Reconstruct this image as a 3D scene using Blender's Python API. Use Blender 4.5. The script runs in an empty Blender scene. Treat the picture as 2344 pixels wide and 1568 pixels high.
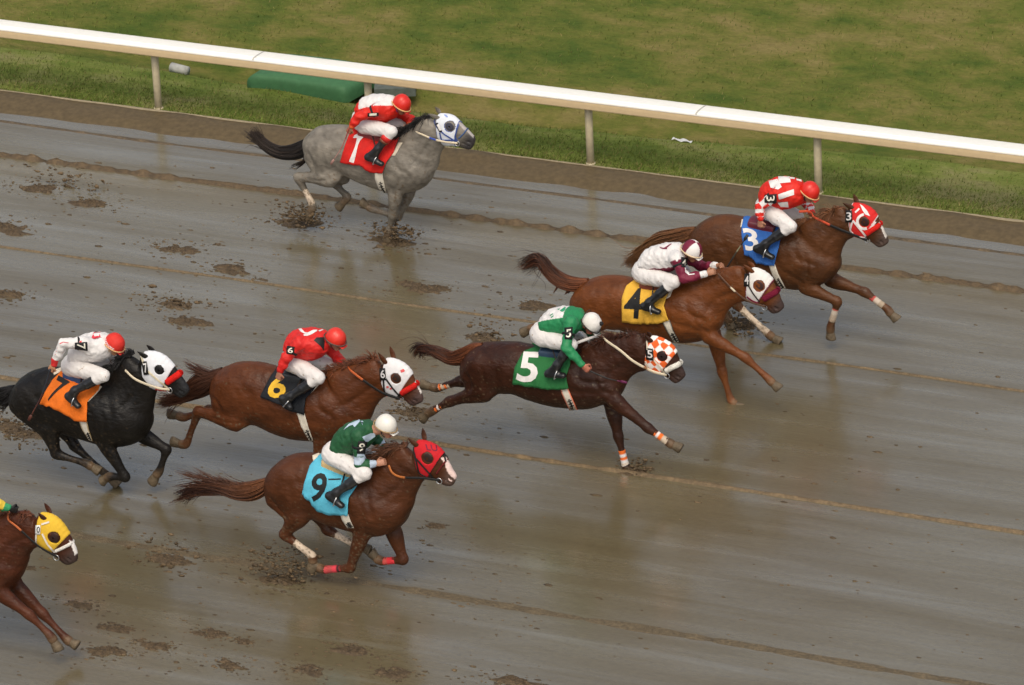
import bpy, bmesh, math, random
import numpy as np
import openvdb
from mathutils import Vector, Matrix, noise
from mathutils.bvhtree import BVHTree
from mathutils.geometry import tessellate_polygon

random.seed(7)
rng = np.random.default_rng(7)
scene = bpy.context.scene
COL = scene.collection

# ------------------------------------------------------------------ camera, sky, sun, exposure
PW, PH, FPX = 2344.0, 1568.0, 11700.0            # traced picture size and focal length in its pixels
CAM = np.array([23.19428, -50.28427, 25.58354])
CR_ = np.array([0.91555172, 0.39974805, -0.04434585])
CU_ = np.array([-0.13109952, 0.40084626, 0.90671671])
CF_ = np.array([-0.3802341, 0.82433232, -0.41940225])
cam = bpy.data.objects.new("camera", bpy.data.cameras.new("camera"))
COL.objects.link(cam)
cam.data.sensor_width = 36.0
cam.data.lens = 36.0 * FPX / PW
cam.data.clip_start = 1.0
cam.data.clip_end = 3000.0
cam.matrix_world = Matrix(((CR_[0], CU_[0], -CF_[0], CAM[0]), (CR_[1], CU_[1], -CF_[1], CAM[1]),
                           (CR_[2], CU_[2], -CF_[2], CAM[2]), (0, 0, 0, 1)))
scene.camera = cam

SUN_EL, SUN_AZ = math.radians(57.0), math.radians(-72.0)   # low soft sun behind the stand (azimuth from +X)
world = bpy.data.worlds.new("World")
scene.world = world
world.use_nodes = True
wn = world.node_tree
sky = wn.nodes.new("ShaderNodeTexSky")
sky.sky_type = 'NISHITA'
sky.sun_disc = False
sky.sun_elevation = SUN_EL
sky.sun_rotation = math.pi / 2 - SUN_AZ
sky.air_density = 1.0
sky.ozone_density = 0.4
sky.dust_density = 4.0
cloud = wn.nodes.new("ShaderNodeHueSaturation")        # thin overcast takes the blue down
cloud.inputs["Saturation"].default_value = .56
wn.links.new(sky.outputs[0], cloud.inputs["Color"])
wn.links.new(cloud.outputs[0], wn.nodes["Background"].inputs[0])
wn.nodes["Background"].inputs[1].default_value = 0.15
sun = bpy.data.objects.new("sun", bpy.data.lights.new("sun", 'SUN'))
COL.objects.link(sun)
sun.data.energy = 1.05
sun.data.angle = math.radians(40.0)
sun.data.color = (1.0, 0.86, 0.58)
sdir = Vector((math.cos(SUN_EL) * math.cos(SUN_AZ), math.cos(SUN_EL) * math.sin(SUN_AZ), math.sin(SUN_EL)))
sun.rotation_euler = sdir.to_track_quat('Z', 'Y').to_euler()
sun.location = sdir * 60
scene.view_settings.view_transform = 'Standard'
scene.view_settings.look = 'None'
scene.view_settings.exposure = 0.27
scene.view_settings.gamma = 1.0

# ------------------------------------------------------------------ helpers
CROPS = {'A': (2300, 620, .477816), 'B': (1900, 860, .469283), '1': (900, 320, .409556), '5': (1500, 1100, .469283),
         '7': (0, 1200, .420954), '6': (560, 1180, .469283), '9': (640, 1500, .494881), '10': (0, 1820, .433705)}
KPX = PW / 3825.0


def PX(c, p):
    o = CROPS[c]
    return ((o[0] + p[0] * o[2]) * KPX, (o[1] + p[1] * o[2]) * KPX)


def rayd(p):
    v = CF_ * FPX + CR_ * (p[0] - PW / 2) + CU_ * (PH / 2 - p[1])
    return v / np.linalg.norm(v)


def on_plane(p, y):
    r = rayd(p)
    return CAM + r * ((y - CAM[1]) / r[1])


def on_ground(p, z=0.0):
    r = rayd(p)
    return CAM + r * ((z - CAM[2]) / r[2])


def to_px(P):
    v = np.asarray(P, float) - CAM
    z = v @ CF_
    return (PW / 2 + FPX * (v @ CR_) / z, PH / 2 - FPX * (v @ CU_) / z)


def tag(o, label=None, cat=None, group=None, kind=None):
    for k, v in (("label", label), ("category", cat), ("group", group), ("kind", kind)):
        if v:
            o[k] = v
    return o


def empty(name, loc):
    e = bpy.data.objects.new(name, None)
    e.empty_display_size = 0.2
    COL.objects.link(e)
    e.location = loc
    return e


def fix_parent(o, parent):
    if parent is not None:
        o.parent = parent
        loc = parent.location.copy()
        q = parent.parent
        while q is not None:
            loc = loc + Vector((0, 0, 0))
            q = q.parent
        o.matrix_parent_inverse = Matrix.Translation(-loc) if parent.type == 'EMPTY' else Matrix.Identity(4)


def mk(name, verts, faces, mat, parent=None, col=None, smooth=True, label=None, recalc=False):
    me = bpy.data.meshes.new(name)
    me.from_pydata([tuple(map(float, v)) for v in verts], [], [tuple(int(i) for i in f) for f in faces])
    if recalc:
        bm = bmesh.new()
        bm.from_mesh(me)
        bmesh.ops.recalc_face_normals(bm, faces=bm.faces)
        bm.to_mesh(me)
        bm.free()
    me.materials.append(mat)
    if smooth:
        me.polygons.foreach_set("use_smooth", [True] * len(me.polygons))
    if col is not None:
        a = me.attributes.new("Col", 'FLOAT_COLOR', 'POINT')
        c = np.ones((len(me.vertices), 4), np.float32)
        c[:, :3] = col
        a.data.foreach_set("color", c.ravel())
    o = bpy.data.objects.new(name, me)
    COL.objects.link(o)
    fix_parent(o, parent)
    if label:
        o["label"] = label
    return o


class MB:
    """collects pieces of one mesh"""
    def __init__(self):
        self.v, self.f, self.c, self.n = [], [], [], 0

    def add(self, verts, faces, col=None):
        verts = np.asarray(verts, float)
        self.v.append(verts)
        self.f += [tuple(i + self.n for i in f) for f in faces]
        self.c.append(np.tile(np.asarray(col if col is not None else (1, 1, 1), float), (len(verts), 1))
                      if np.ndim(col) < 2 else np.asarray(col, float))
        self.n += len(verts)

    def tube(self, pts, rad, n=8, col=None, flat=1.0, up=None, cap=True):
        pts = np.asarray(pts, float)
        m = len(pts)
        rad = np.broadcast_to(np.asarray(rad, float), (m,))
        t = np.gradient(pts, axis=0)
        t /= np.linalg.norm(t, axis=1)[:, None] + 1e-9
        u = np.array(up if up is not None else (0, 1, 0.03), float)
        vs, fs = [], []
        for i in range(m):
            s = np.cross(t[i], u)
            s /= np.linalg.norm(s) + 1e-9
            w = np.cross(s, t[i])
            for k in range(n):
                a = 2 * math.pi * k / n
                vs.append(pts[i] + rad[i] * (math.cos(a) * s + flat * math.sin(a) * w))
        for i in range(m - 1):
            for k in range(n):
                a, b = i * n + k, i * n + (k + 1) % n
                fs.append((a, b, b + n, a + n))
        if cap:
            fs.append(tuple(range(n - 1, -1, -1)))
            fs.append(tuple(range((m - 1) * n, m * n)))
        self.add(vs, fs, col)

    def box(self, c, s, col=None, R=None):
        d = np.array([(x, y, z) for x in (-1, 1) for y in (-1, 1) for z in (-1, 1)], float) * np.asarray(s) / 2
        if R is not None:
            d = d @ np.asarray(R).T
        self.add(d + np.asarray(c), [(0, 1, 3, 2), (4, 6, 7, 5), (0, 4, 5, 1), (2, 3, 7, 6), (0, 2, 6, 4), (1, 5, 7, 3)], col)

    def grid(self, G, col=None, thick=0.0, nrm=None):
        """G: (n, m, 3) grid of points; thick extrudes it back into a closed sheet"""
        G = np.asarray(G, float)
        n, m = G.shape[:2]
        idx = lambda i, j: i * m + j
        fs = [(idx(i, j), idx(i + 1, j), idx(i + 1, j + 1), idx(i, j + 1)) for i in range(n - 1) for j in range(m - 1)]
        if thick and nrm is not None:
            B = G - nrm * thick
            o = n * m
            fs += [tuple(q + o for q in reversed(f)) for f in list(fs)]
            ring = [idx(i, 0) for i in range(n)] + [idx(n - 1, j) for j in range(1, m)] + \
                   [idx(i, m - 1) for i in range(n - 2, -1, -1)] + [idx(0, j) for j in range(m - 2, 0, -1)]
            for a, b in zip(ring, ring[1:] + ring[:1]):
                fs.append((a, a + o, b + o, b))
            if col is not None and np.ndim(col) == 2:
                col = np.vstack([col, col])
            self.add(np.vstack([G.reshape(-1, 3), B.reshape(-1, 3)]), fs, col)
        else:
            self.add(G.reshape(-1, 3), fs, col)

    def build(self, name, mat, parent=None, smooth=True, usecol=False, label=None, recalc=False):
        return mk(name, np.vstack(self.v), self.f, mat, parent, np.vstack(self.c) if usecol else None, smooth, label, recalc)


def catmull(pts, n):
    pts = [np.asarray(p, float) for p in pts]
    if len(pts) < 3:
        return [pts[0] * (1 - t) + pts[-1] * t for t in np.linspace(0, 1, n + 1)]
    P = [2 * pts[0] - pts[1]] + pts + [2 * pts[-1] - pts[-2]]
    out = []
    for i in range(1, len(P) - 2):
        for k in range(n):
            t = k / n
            a, b, c, d = P[i - 1], P[i], P[i + 1], P[i + 2]
            out.append(.5 * ((2 * b) + (c - a) * t + (2 * a - 5 * b + 4 * c - d) * t * t + (3 * b - a - 3 * c + d) * t ** 3))
    out.append(pts[-1])
    return out


def resample(pts, n):
    pts = np.asarray(pts, float)
    s = np.r_[0, np.cumsum(np.linalg.norm(np.diff(pts, axis=0), axis=1))]
    t = np.linspace(0, s[-1], n)
    return np.stack([np.interp(t, s, pts[:, k]) for k in range(pts.shape[1])], 1)


# ------------------------------------------------------------------ implicit bodies
class Field:
    def __init__(self, h):
        self.h, self.prims = h, []

    def seg(self, A, B, ra, rb=None, la=None, lb=None, k=.02, lat=(0, 1, 0), cap=1.0, sub=False):
        """tapered elliptic segment: ra/rb radius in the lat-normal plane, la/lb radius along lat"""
        rb = ra if rb is None else rb
        la = ra if la is None else la
        lb = (rb if la == ra else la) if lb is None else lb
        self.prims.append((np.asarray(A, float), np.asarray(B, float), ra, rb, la, lb, k, np.asarray(lat, float), cap, sub))

    def chain(self, st, k=.02, n=4, lat=(0, 1, 0), cap=.6):
        """st: list of (P, a, b)"""
        D = catmull([np.r_[s[0], s[1], s[2]] for s in st], n)
        for p, q in zip(D[:-1], D[1:]):
            self.seg(p[:3], q[:3], max(p[3], .008), max(q[3], .008), max(p[4], .008), max(q[4], .008), k, lat, cap)

    def mesh(self, clip=(), smooth=2, inflate=0.0):
        h = self.h
        add = [p for p in self.prims if not p[9]]
        lo = np.min([np.minimum(p[0], p[1]) - max(p[2:6]) for p in add], 0) - 4 * h - inflate
        hi = np.max([np.maximum(p[0], p[1]) + max(p[2:6]) for p in add], 0) + 4 * h + inflate
        n = np.ceil((hi - lo) / h).astype(int) + 1
        big = .12
        V = np.full(n, big, np.float32)
        ax = [lo[i] + h * np.arange(n[i], dtype=np.float32) for i in range(3)]
        for A, B, ra, rb, la, lb, k, lat, cap, sub in self.prims:
            R = max(ra, rb, la, lb) + k + 3 * h + inflate
            i0 = np.maximum(((np.minimum(A, B) - R - lo) / h).astype(int), 0)
            i1 = np.minimum(((np.maximum(A, B) + R - lo) / h).astype(int) + 2, n)
            if (i1 <= i0).any():
                continue
            x = ax[0][i0[0]:i1[0]][:, None, None] - np.float32(A[0])
            y = ax[1][i0[1]:i1[1]][None, :, None] - np.float32(A[1])
            z = ax[2][i0[2]:i1[2]][None, None, :] - np.float32(A[2])
            d = B - A
            L = float(np.linalg.norm(d))
            dn = d / L if L > 1e-6 else np.array([1., 0, 0])
            l = lat - dn * (lat @ dn)
            nl = np.linalg.norm(l)
            l = l / nl if nl > 1e-3 else np.cross(dn, (0.3, 0.2, 1.0)) / np.linalg.norm(np.cross(dn, (0.3, 0.2, 1.0)))
            u = np.cross(dn, l)
            sd = x * np.float32(dn[0]) + y * np.float32(dn[1]) + z * np.float32(dn[2])
            sl = x * np.float32(l[0]) + y * np.float32(l[1]) + z * np.float32(l[2])
            su = x * np.float32(u[0]) + y * np.float32(u[1]) + z * np.float32(u[2])
            t = np.clip(sd / max(L, 1e-6), 0, 1)
            qd = sd - t * np.float32(L)
            a = ra + (rb - ra) * t + inflate
            b = la + (lb - la) * t + inflate
            c = np.minimum(a, b) * np.float32(cap)
            e0, e1, e2 = su / a, sl / b, qd / c
            k0 = np.sqrt(e0 * e0 + e1 * e1 + e2 * e2)
            k1 = np.sqrt((e0 / a) ** 2 + (e1 / b) ** 2 + (e2 / c) ** 2) + 1e-9
            D = k0 * (k0 - 1) / k1
            D = np.where(k0 < .02, -np.minimum(a, b), D).astype(np.float32)
            S = V[i0[0]:i1[0], i0[1]:i1[1], i0[2]:i1[2]]
            if sub:
                np.maximum(S, -D, out=S)
            elif k > 1e-4:
                hh = np.maximum(k - np.abs(S - D), 0) / k
                S[...] = np.minimum(S, D) - hh * hh * (k * .25)
            else:
                np.minimum(S, D, out=S)
        for nn, dd in clip:                      # keep the side where nn.p - dd < 0
            pl = (ax[0][:, None, None] * nn[0] + ax[1][None, :, None] * nn[1] + ax[2][None, None, :] * nn[2] - dd)
            np.maximum(V, pl.astype(np.float32), out=V)
        V[[0, -1]] = big
        V[:, [0, -1]] = big
        V[:, :, [0, -1]] = big
        np.clip(V, -big, big, out=V)
        g = openvdb.FloatGrid(big)
        g.copyFromArray(V, (0, 0, 0), 1e-6)
        pts, quads = g.convertToQuads(0.0)
        pts = np.asarray(pts, float) * h + lo
        quads = np.asarray(quads, int)
        # orient outwards
        p = pts[quads]
        vol = np.einsum('ij,ij->', p[:, 0] - pts.mean(0), np.cross(p[:, 1] - p[:, 0], p[:, 2] - p[:, 0]))
        if vol < 0:
            quads = quads[:, ::-1]
        if smooth:
            e = np.vstack([quads[:, [0, 1]], quads[:, [1, 2]], quads[:, [2, 3]], quads[:, [3, 0]]])
            for _ in range(smooth):
                acc = np.zeros_like(pts)
                cnt = np.zeros(len(pts))
                for s_, t_ in ((0, 1), (1, 0)):
                    for kx in range(3):
                        acc[:, kx] += np.bincount(e[:, s_], pts[e[:, t_], kx], len(pts))
                    cnt += np.bincount(e[:, s_], minlength=len(pts))
                pts = pts * .45 + .55 * acc / np.maximum(cnt, 1)[:, None]
        return pts, quads


def vnormals(pts, quads):
    p = pts[quads]
    fn = np.cross(p[:, 2] - p[:, 0], p[:, 3] - p[:, 1])
    n = np.zeros_like(pts)
    for k in range(4):
        for a in range(3):
            n[:, a] += np.bincount(quads[:, k], fn[:, a], len(pts))
    return n / (np.linalg.norm(n, axis=1)[:, None] + 1e-12)


def bvh_of(pts, faces):
    return BVHTree.FromPolygons([tuple(p) for p in pts], [tuple(int(i) for i in f) for f in faces])


def hit(p, bvhs, fallback_y=None):
    """first surface met by the sight line through traced point p -> (point, normal)"""
    d = rayd(p)
    best = None
    for b in bvhs:
        loc, nor, idx, dist = b.ray_cast(Vector(CAM), Vector(d), 300)
        if loc is not None and (best is None or dist < best[2]):
            best = (np.array(loc), np.array(nor), dist)
    if best is None and fallback_y is not None:
        q = on_plane(p, fallback_y)
        loc, nor, idx, dist = bvhs[0].find_nearest(Vector(q))
        best = (np.array(loc), np.array(nor), dist)
    if best is None:
        return None
    n = best[1]
    if n @ d > 0:
        n = -n
    return best[0], n


def closest_chain(V, A, B):
    """distance and parameter of points V to polyline A->B segments (lists); returns dist, s(0..nseg)"""
    bd = np.full(len(V), 9.0)
    bs = np.zeros(len(V))
    for i, (a, b) in enumerate(zip(A, B)):
        d = b - a
        t = np.clip(((V - a) @ d) / (d @ d + 1e-9), 0, 1)
        q = np.linalg.norm(V - a - t[:, None] * d, axis=1)
        m = q < bd
        bd[m] = q[m]
        bs[m] = i + t[m]
    return bd, bs


def fnoise(V, s, seed=0):
    o = Vector((seed * 7.3, seed * 3.1, seed * 5.7))
    return np.array([noise.noise(Vector(v) * s + o) for v in V])

# ------------------------------------------------------------------ materials
def newmat(name):
    m = bpy.data.materials.new(name)
    m.use_nodes = True
    nt = m.node_tree
    return m, nt, nt.nodes["Principled BSDF"]


def nd(nt, t, **kw):
    n = nt.nodes.new(t)
    for k, v in kw.items():
        setattr(n, k, v)
    return n


_mats = {}


def plain(name, color, rough=.6, spec=.4, metal=0.0, bump=0.0, bscale=60.0, vary=.12, sheen=0.0):
    if name in _mats:
        return _mats[name]
    m, nt, b = newmat(name)
    tc = nd(nt, "ShaderNodeTexCoord")
    nz = nd(nt, "ShaderNodeTexNoise")
    nz.inputs["Scale"].default_value = 14.0
    nz.inputs["Detail"].default_value = 4.0
    nt.links.new(tc.outputs["Object"], nz.inputs["Vector"])
    mr = nd(nt, "ShaderNodeMapRange")
    mr.inputs["From Min"].default_value, mr.inputs["From Max"].default_value = .3, .7
    mr.inputs["To Min"].default_value, mr.inputs["To Max"].default_value = 1 - vary, 1 + vary
    nt.links.new(nz.outputs[0], mr.inputs["Value"])
    mx = nd(nt, "ShaderNodeVectorMath", operation='SCALE')
    mx.inputs[0].default_value = color
    nt.links.new(mr.outputs[0], mx.inputs["Scale"])
    nt.links.new(mx.outputs[0], b.inputs["Base Color"])
    b.inputs["Roughness"].default_value = rough
    b.inputs["Specular IOR Level"].default_value = spec
    b.inputs["Metallic"].default_value = metal
    if sheen:
        b.inputs["Sheen Weight"].default_value = sheen
    if bump:
        n2 = nd(nt, "ShaderNodeTexNoise")
        n2.inputs["Scale"].default_value = bscale
        n2.inputs["Detail"].default_value = 3
        nt.links.new(tc.outputs["Object"], n2.inputs["Vector"])
        bp = nd(nt, "ShaderNodeBump")
        bp.inputs["Strength"].default_value = bump
        bp.inputs["Distance"].default_value = .02
        nt.links.new(n2.outputs[0], bp.inputs["Height"])
        nt.links.new(bp.outputs[0], b.inputs["Normal"])
    _mats[name] = m
    return m


def attrmat(name, rough=.5, spec=.4, vary=.14, vscale=9.0, bump=.15, bscale=40.0, stretch=(1, 1, 1), sheen=0.0):
    """colour comes from the mesh's own colour attribute, with procedural mottling"""
    if name in _mats:
        return _mats[name]
    m, nt, b = newmat(name)
    at = nd(nt, "ShaderNodeAttribute", attribute_name="Col")
    tc = nd(nt, "ShaderNodeTexCoord")
    mp = nd(nt, "ShaderNodeMapping")
    mp.inputs["Scale"].default_value = stretch
    nt.links.new(tc.outputs["Object"], mp.inputs["Vector"])
    nz = nd(nt, "ShaderNodeTexNoise")
    nz.inputs["Scale"].default_value = vscale
    nz.inputs["Detail"].default_value = 6.0
    nz.inputs["Roughness"].default_value = .6
    nt.links.new(mp.outputs[0], nz.inputs["Vector"])
    mr = nd(nt, "ShaderNodeMapRange")
    mr.inputs["From Min"].default_value, mr.inputs["From Max"].default_value = .3, .7
    mr.inputs["To Min"].default_value, mr.inputs["To Max"].default_value = 1 - vary, 1 + vary
    nt.links.new(nz.outputs[0], mr.inputs["Value"])
    mx = nd(nt, "ShaderNodeVectorMath", operation='SCALE')
    nt.links.new(at.outputs["Color"], mx.inputs[0])
    nt.links.new(mr.outputs[0], mx.inputs["Scale"])
    nt.links.new(mx.outputs[0], b.inputs["Base Color"])
    b.inputs["Roughness"].default_value = rough
    b.inputs["Specular IOR Level"].default_value = spec
    if sheen:
        b.inputs["Sheen Weight"].default_value = sheen
    n2 = nd(nt, "ShaderNodeTexNoise")
    n2.inputs["Scale"].default_value = bscale
    n2.inputs["Detail"].default_value = 4
    nt.links.new(mp.outputs[0], n2.inputs["Vector"])
    bp = nd(nt, "ShaderNodeBump")
    bp.inputs["Strength"].default_value = bump
    bp.inputs["Distance"].default_value = .02
    nt.links.new(n2.outputs[0], bp.inputs["Height"])
    nt.links.new(bp.outputs[0], b.inputs["Normal"])
    rr = nd(nt, "ShaderNodeMapRange")
    rr.inputs["From Min"].default_value, rr.inputs["From Max"].default_value = .3, .7
    rr.inputs["To Min"].default_value, rr.inputs["To Max"].default_value = rough - .07, rough + .10
    nt.links.new(nz.outputs[0], rr.inputs["Value"])
    nt.links.new(rr.outputs[0], b.inputs["Roughness"])
    _mats[name] = m
    return m


M_COAT = attrmat("horse coat", rough=.44, spec=.26, vary=.36, vscale=5.0, bump=.55, bscale=30.0, stretch=(.55, 1, 1))
M_HAIR = attrmat("horse hair", rough=.5, spec=.35, vary=.25, vscale=30.0, bump=.1)
M_SILK = attrmat("racing silk", rough=.52, spec=.3, vary=.07, vscale=12.0, bump=.38, bscale=26.0)
M_SKIN = attrmat("skin", rough=.5, spec=.35, vary=.1, vscale=25.0, bump=.08)
M_FABRIC = attrmat("hood cloth", rough=.75, spec=.25, vary=.07, vscale=18.0, bump=.2, bscale=45.0)
M_MUD = attrmat("mud", rough=.6, spec=.35, vary=.4, vscale=25.0, bump=.6, bscale=60.0)
M_BREECH = attrmat("white breeches", rough=.6, spec=.35, vary=.05, vscale=14.0, bump=.3, bscale=30.0)
M_BOOT = plain("boot leather", (.012, .012, .013), .28, .5, bump=.15, bscale=30)
M_LEATHER = plain("bridle leather", (.02, .013, .009), .45, .4)
M_METAL = plain("bit steel", (.6, .6, .6), .3, .5, metal=1.0)
M_BLACK = plain("black cloth", (.012, .012, .013), .7, .3)
M_WHITE = plain("white cloth", (.78, .75, .70), .7, .3)
M_CREAM = plain("cream webbing", (.62, .54, .42), .75, .25, bump=.2, bscale=90)
M_HORN = plain("hoof horn", (.115, .085, .052), .6, .3, vary=.35, bump=.4, bscale=40)
M_EYE = plain("eye", (.008, .006, .005), .12, .6)
M_GOGGLE = plain("goggle lens", (.03, .025, .015), .1, .6)


def wet_track():
    m, nt, b = newmat("wet sealed track")
    tc = nd(nt, "ShaderNodeTexCoord")
    L = nt.links.new

    def noise_(sc, scale=(1, 1, 1), det=5.0, rough=.55, dist=0.0):
        mp = nd(nt, "ShaderNodeMapping")
        mp.inputs["Scale"].default_value = scale
        L(tc.outputs["Object"], mp.inputs["Vector"])
        n = nd(nt, "ShaderNodeTexNoise")
        n.inputs["Scale"].default_value = sc
        n.inputs["Detail"].default_value = det
        n.inputs["Roughness"].default_value = rough
        n.inputs["Distortion"].default_value = dist
        L(mp.outputs[0], n.inputs["Vector"])
        return n.outputs[0]

    def ramp(src, *stops):
        r = nd(nt, "ShaderNodeValToRGB")
        e = r.color_ramp.elements
        e[0].position, e[0].color = stops[0][0], (*stops[0][1], 1)
        e[1].position, e[1].color = stops[-1][0], (*stops[-1][1], 1)
        for p, c in stops[1:-1]:
            q = e.new(p)
            q.color = (*c, 1)
        L(src, r.inputs[0])
        return r.outputs[0]

    def mixc(fac, a, b_, mode='MIX'):
        x = nd(nt, "ShaderNodeMix", data_type='RGBA', blend_type=mode)
        if isinstance(fac, float):
            x.inputs[0].default_value = fac
        else:
            L(fac, x.inputs[0])
        L(a, x.inputs[6])
        L(b_, x.inputs[7])
        return x.outputs[2]

    streak = noise_(1.0, (.22, 2.6, 1), 7, .62, .3)       # drag marks and painted wet sheen along the running direction
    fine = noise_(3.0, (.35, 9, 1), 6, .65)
    patch = noise_(.38, (.55, 1, 1), 3, .5, .6)
    grit = noise_(22.0, (.5, 1, 1), 5, .7)
    c1 = ramp(streak, (.28, (.090, .068, .029)), (.46, (.119, .095, .047)), (.58, (.140, .117, .066)), (.72, (.19, .178, .132)))  # palest streaks paint the wet sky sheen into the colour
    c2 = ramp(patch, (.32, (.088, .067, .031)), (.68, (.144, .123, .075)))
    c = mixc(.45, c1, c2)
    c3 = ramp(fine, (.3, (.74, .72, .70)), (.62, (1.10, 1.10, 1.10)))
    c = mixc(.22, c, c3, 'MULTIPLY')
    c4 = ramp(grit, (.35, (.72, .70, .68)), (.6, (1.08, 1.08, 1.08)))
    c = mixc(.5, c, c4, 'MULTIPLY')
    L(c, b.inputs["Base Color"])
    wet = ramp(streak, (.36, (.40, .40, .40)), (.52, (.27, .27, .27)), (.66, (.15, .15, .15)))
    wet2 = ramp(patch, (.35, (.36, .36, .36)), (.65, (.20, .20, .20)))
    L(mixc(.5, wet, wet2), b.inputs["Roughness"])
    b.inputs["Specular IOR Level"].default_value = .5
    b.inputs["IOR"].default_value = 1.4
    L(ramp(streak, (.36, (.50, .50, .50)), (.62, (1, 1, 1))), b.inputs["Coat Weight"])
    b.inputs["Coat Roughness"].default_value = .19
    b.inputs["Coat IOR"].default_value = 1.75
    bump1 = nd(nt, "ShaderNodeBump")
    bump1.inputs["Strength"].default_value = .16
    bump1.inputs["Distance"].default_value = .03
    L(fine, bump1.inputs["Height"])
    bump2 = nd(nt, "ShaderNodeBump")
    bump2.inputs["Strength"].default_value = .10
    bump2.inputs["Distance"].default_value = .02
    L(grit, bump2.inputs["Height"])
    L(bump1.outputs[0], bump2.inputs["Normal"])
    L(bump2.outputs[0], b.inputs["Normal"])
    return m


def grass_mat(name, tones, sc=1.0):
    m, nt, b = newmat(name)
    L = nt.links.new
    tc = nd(nt, "ShaderNodeTexCoord")

    def nz(scale, vec=(1, 1, 1), det=6, ro=.6):
        mp = nd(nt, "ShaderNodeMapping")
        mp.inputs["Scale"].default_value = vec
        L(tc.outputs["Object"], mp.inputs["Vector"])
        n = nd(nt, "ShaderNodeTexNoise")
        n.inputs["Scale"].default_value = scale * sc
        n.inputs["Detail"].default_value = det
        n.inputs["Roughness"].default_value = ro
        L(mp.outputs[0], n.inputs["Vector"])
        return n.outputs[0]
    big = nz(.55, (.7, 1, 1), 4)
    mid = nz(2.6, (.5, 1, 1), 6, .65)
    fine = nz(26, (.45, 1, 1), 5, .7)
    mm = nd(nt, "ShaderNodeMath", operation='MULTIPLY_ADD')
    mm.inputs[1].default_value = .5
    L(big, mm.inputs[0])
    m2 = nd(nt, "ShaderNodeMath", operation='MULTIPLY')
    m2.inputs[1].default_value = .5
    L(mid, m2.inputs[0])
    L(m2.outputs[0], mm.inputs[2])
    r = nd(nt, "ShaderNodeValToRGB")
    e = r.color_ramp.elements
    pos = [.39, .47, .53, .61]
    e[0].position, e[0].color = pos[0], (*tones[0], 1)
    e[1].position, e[1].color = pos[3], (*tones[3], 1)
    for p, t in zip(pos[1:3], tones[1:3]):
        q = e.new(p)
        q.color = (*t, 1)
    L(mm.outputs[0], r.inputs[0])
    r2 = nd(nt, "ShaderNodeMapRange")
    r2.inputs["From Min"].default_value, r2.inputs["From Max"].default_value = .3, .7
    r2.inputs["To Min"].default_value, r2.inputs["To Max"].default_value = .80, 1.18
    L(fine, r2.inputs["Value"])
    mx = nd(nt, "ShaderNodeVectorMath", operation='SCALE')
    L(r.outputs[0], mx.inputs[0])
    L(r2.outputs[0], mx.inputs["Scale"])
    L(mx.outputs[0], b.inputs["Base Color"])
    b.inputs["Roughness"].default_value = .85
    b.inputs["Specular IOR Level"].default_value = .15
    bp = nd(nt, "ShaderNodeBump")
    bp.inputs["Strength"].default_value = .55
    bp.inputs["Distance"].default_value = .06
    L(fine, bp.inputs["Height"])
    L(bp.outputs[0], b.inputs["Normal"])
    return m


# ------------------------------------------------------------------ setting
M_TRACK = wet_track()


def ribbon_along_x(name, prof, x0, x1, nx, mat, wob=None, kind=None):
    """cross-section prof [(y, z)] swept along the running direction"""
    xs = np.linspace(x0, x1, nx)
    G = np.zeros((nx, len(prof), 3))
    for i, x in enumerate(xs):
        for j, (y, z) in enumerate(prof):
            dy, dz = wob(x, y) if wob else (0, 0)
            G[i, j] = (x, y + dy, z + dz)
    b = MB()
    b.grid(G)
    o = b.build(name, mat)
    if kind:
        o["kind"] = kind
    return o


def big_sheet(name, x0, x1, y0, y1, z, mat):
    o = mk(name, [(x0, y0, z), (x1, y0, z), (x1, y1, z), (x0, y1, z)], [(0, 1, 2, 3)], mat, smooth=False)
    o["kind"] = "structure"
    return o


big_sheet("ground", -900, 900, -900, 900, -.35, plain("far earth", (.12, .10, .07), .9, .2))
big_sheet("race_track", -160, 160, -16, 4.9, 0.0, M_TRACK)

# dirt bank between the track and the turf
M_BANK = plain("dirt bank", (.098, .070, .035), .6, .3, vary=.20, bump=.2, bscale=3)


def bank_wob(x, y):
    if y < 4.62 or y > 5.1:
        return (.05 * noise.noise(Vector((x * .8, y, 3))), 0)
    return (0, .025 * noise.noise(Vector((x * 1.7, y * 6, 1))))


ribbon_along_x("dirt_bank", [(4.5, -.02), (4.62, .012), (4.74, .045), (4.86, .062), (4.98, .078), (5.086, .086), (5.13, .06)], -60, 60, 700, M_BANK,
               bank_wob, "structure")
ribbon_along_x("kerb_strip", [(5.088, .0), (5.088, .094), (5.104, .096), (5.112, .0)], -60, 60, 40, plain("pale kerb", (.26, .215, .14), .7, .3),
               None, "structure")

G_NEAR = grass_mat("short verge grass", [(.086, .124, .020), (.124, .160, .028), (.166, .188, .045), (.212, .198, .078)])
G_FAR = grass_mat("infield grass", [(.055, .086, .013), (.096, .112, .020), (.134, .128, .031), (.182, .148, .052)])


def turf_z(x, y):
    z = .085
    z -= .30 * math.exp(-((y - 6.75 - .15 * math.sin(x * .5)) / .32) ** 2) * (0.55 + .45 * math.tanh(1.5 - abs(x + 4.0) * .35))
    if y > 7.0:
        z += .13 * (y - 7.0) ** 1.15
    z += .03 * noise.noise(Vector((x * .9, y * 1.1, 4)))
    return z


def turf(name, y0, y1, ny, mat, x0=-60, x1=60, nx=420):
    xs, ys = np.linspace(x0, x1, nx), np.linspace(y0, y1, ny)
    G = np.array([[(x, y, turf_z(x, y) if y > 5.2 else .085) for y in ys] for x in xs])
    b = MB()
    b.grid(G)
    o = b.build(name, mat)
    o["kind"] = "structure"
    return o


turf("grass_verge", 5.12, 6.62, 16, G_NEAR)
turf("infield_grass", 6.62, 40, 90, G_FAR)

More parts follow.
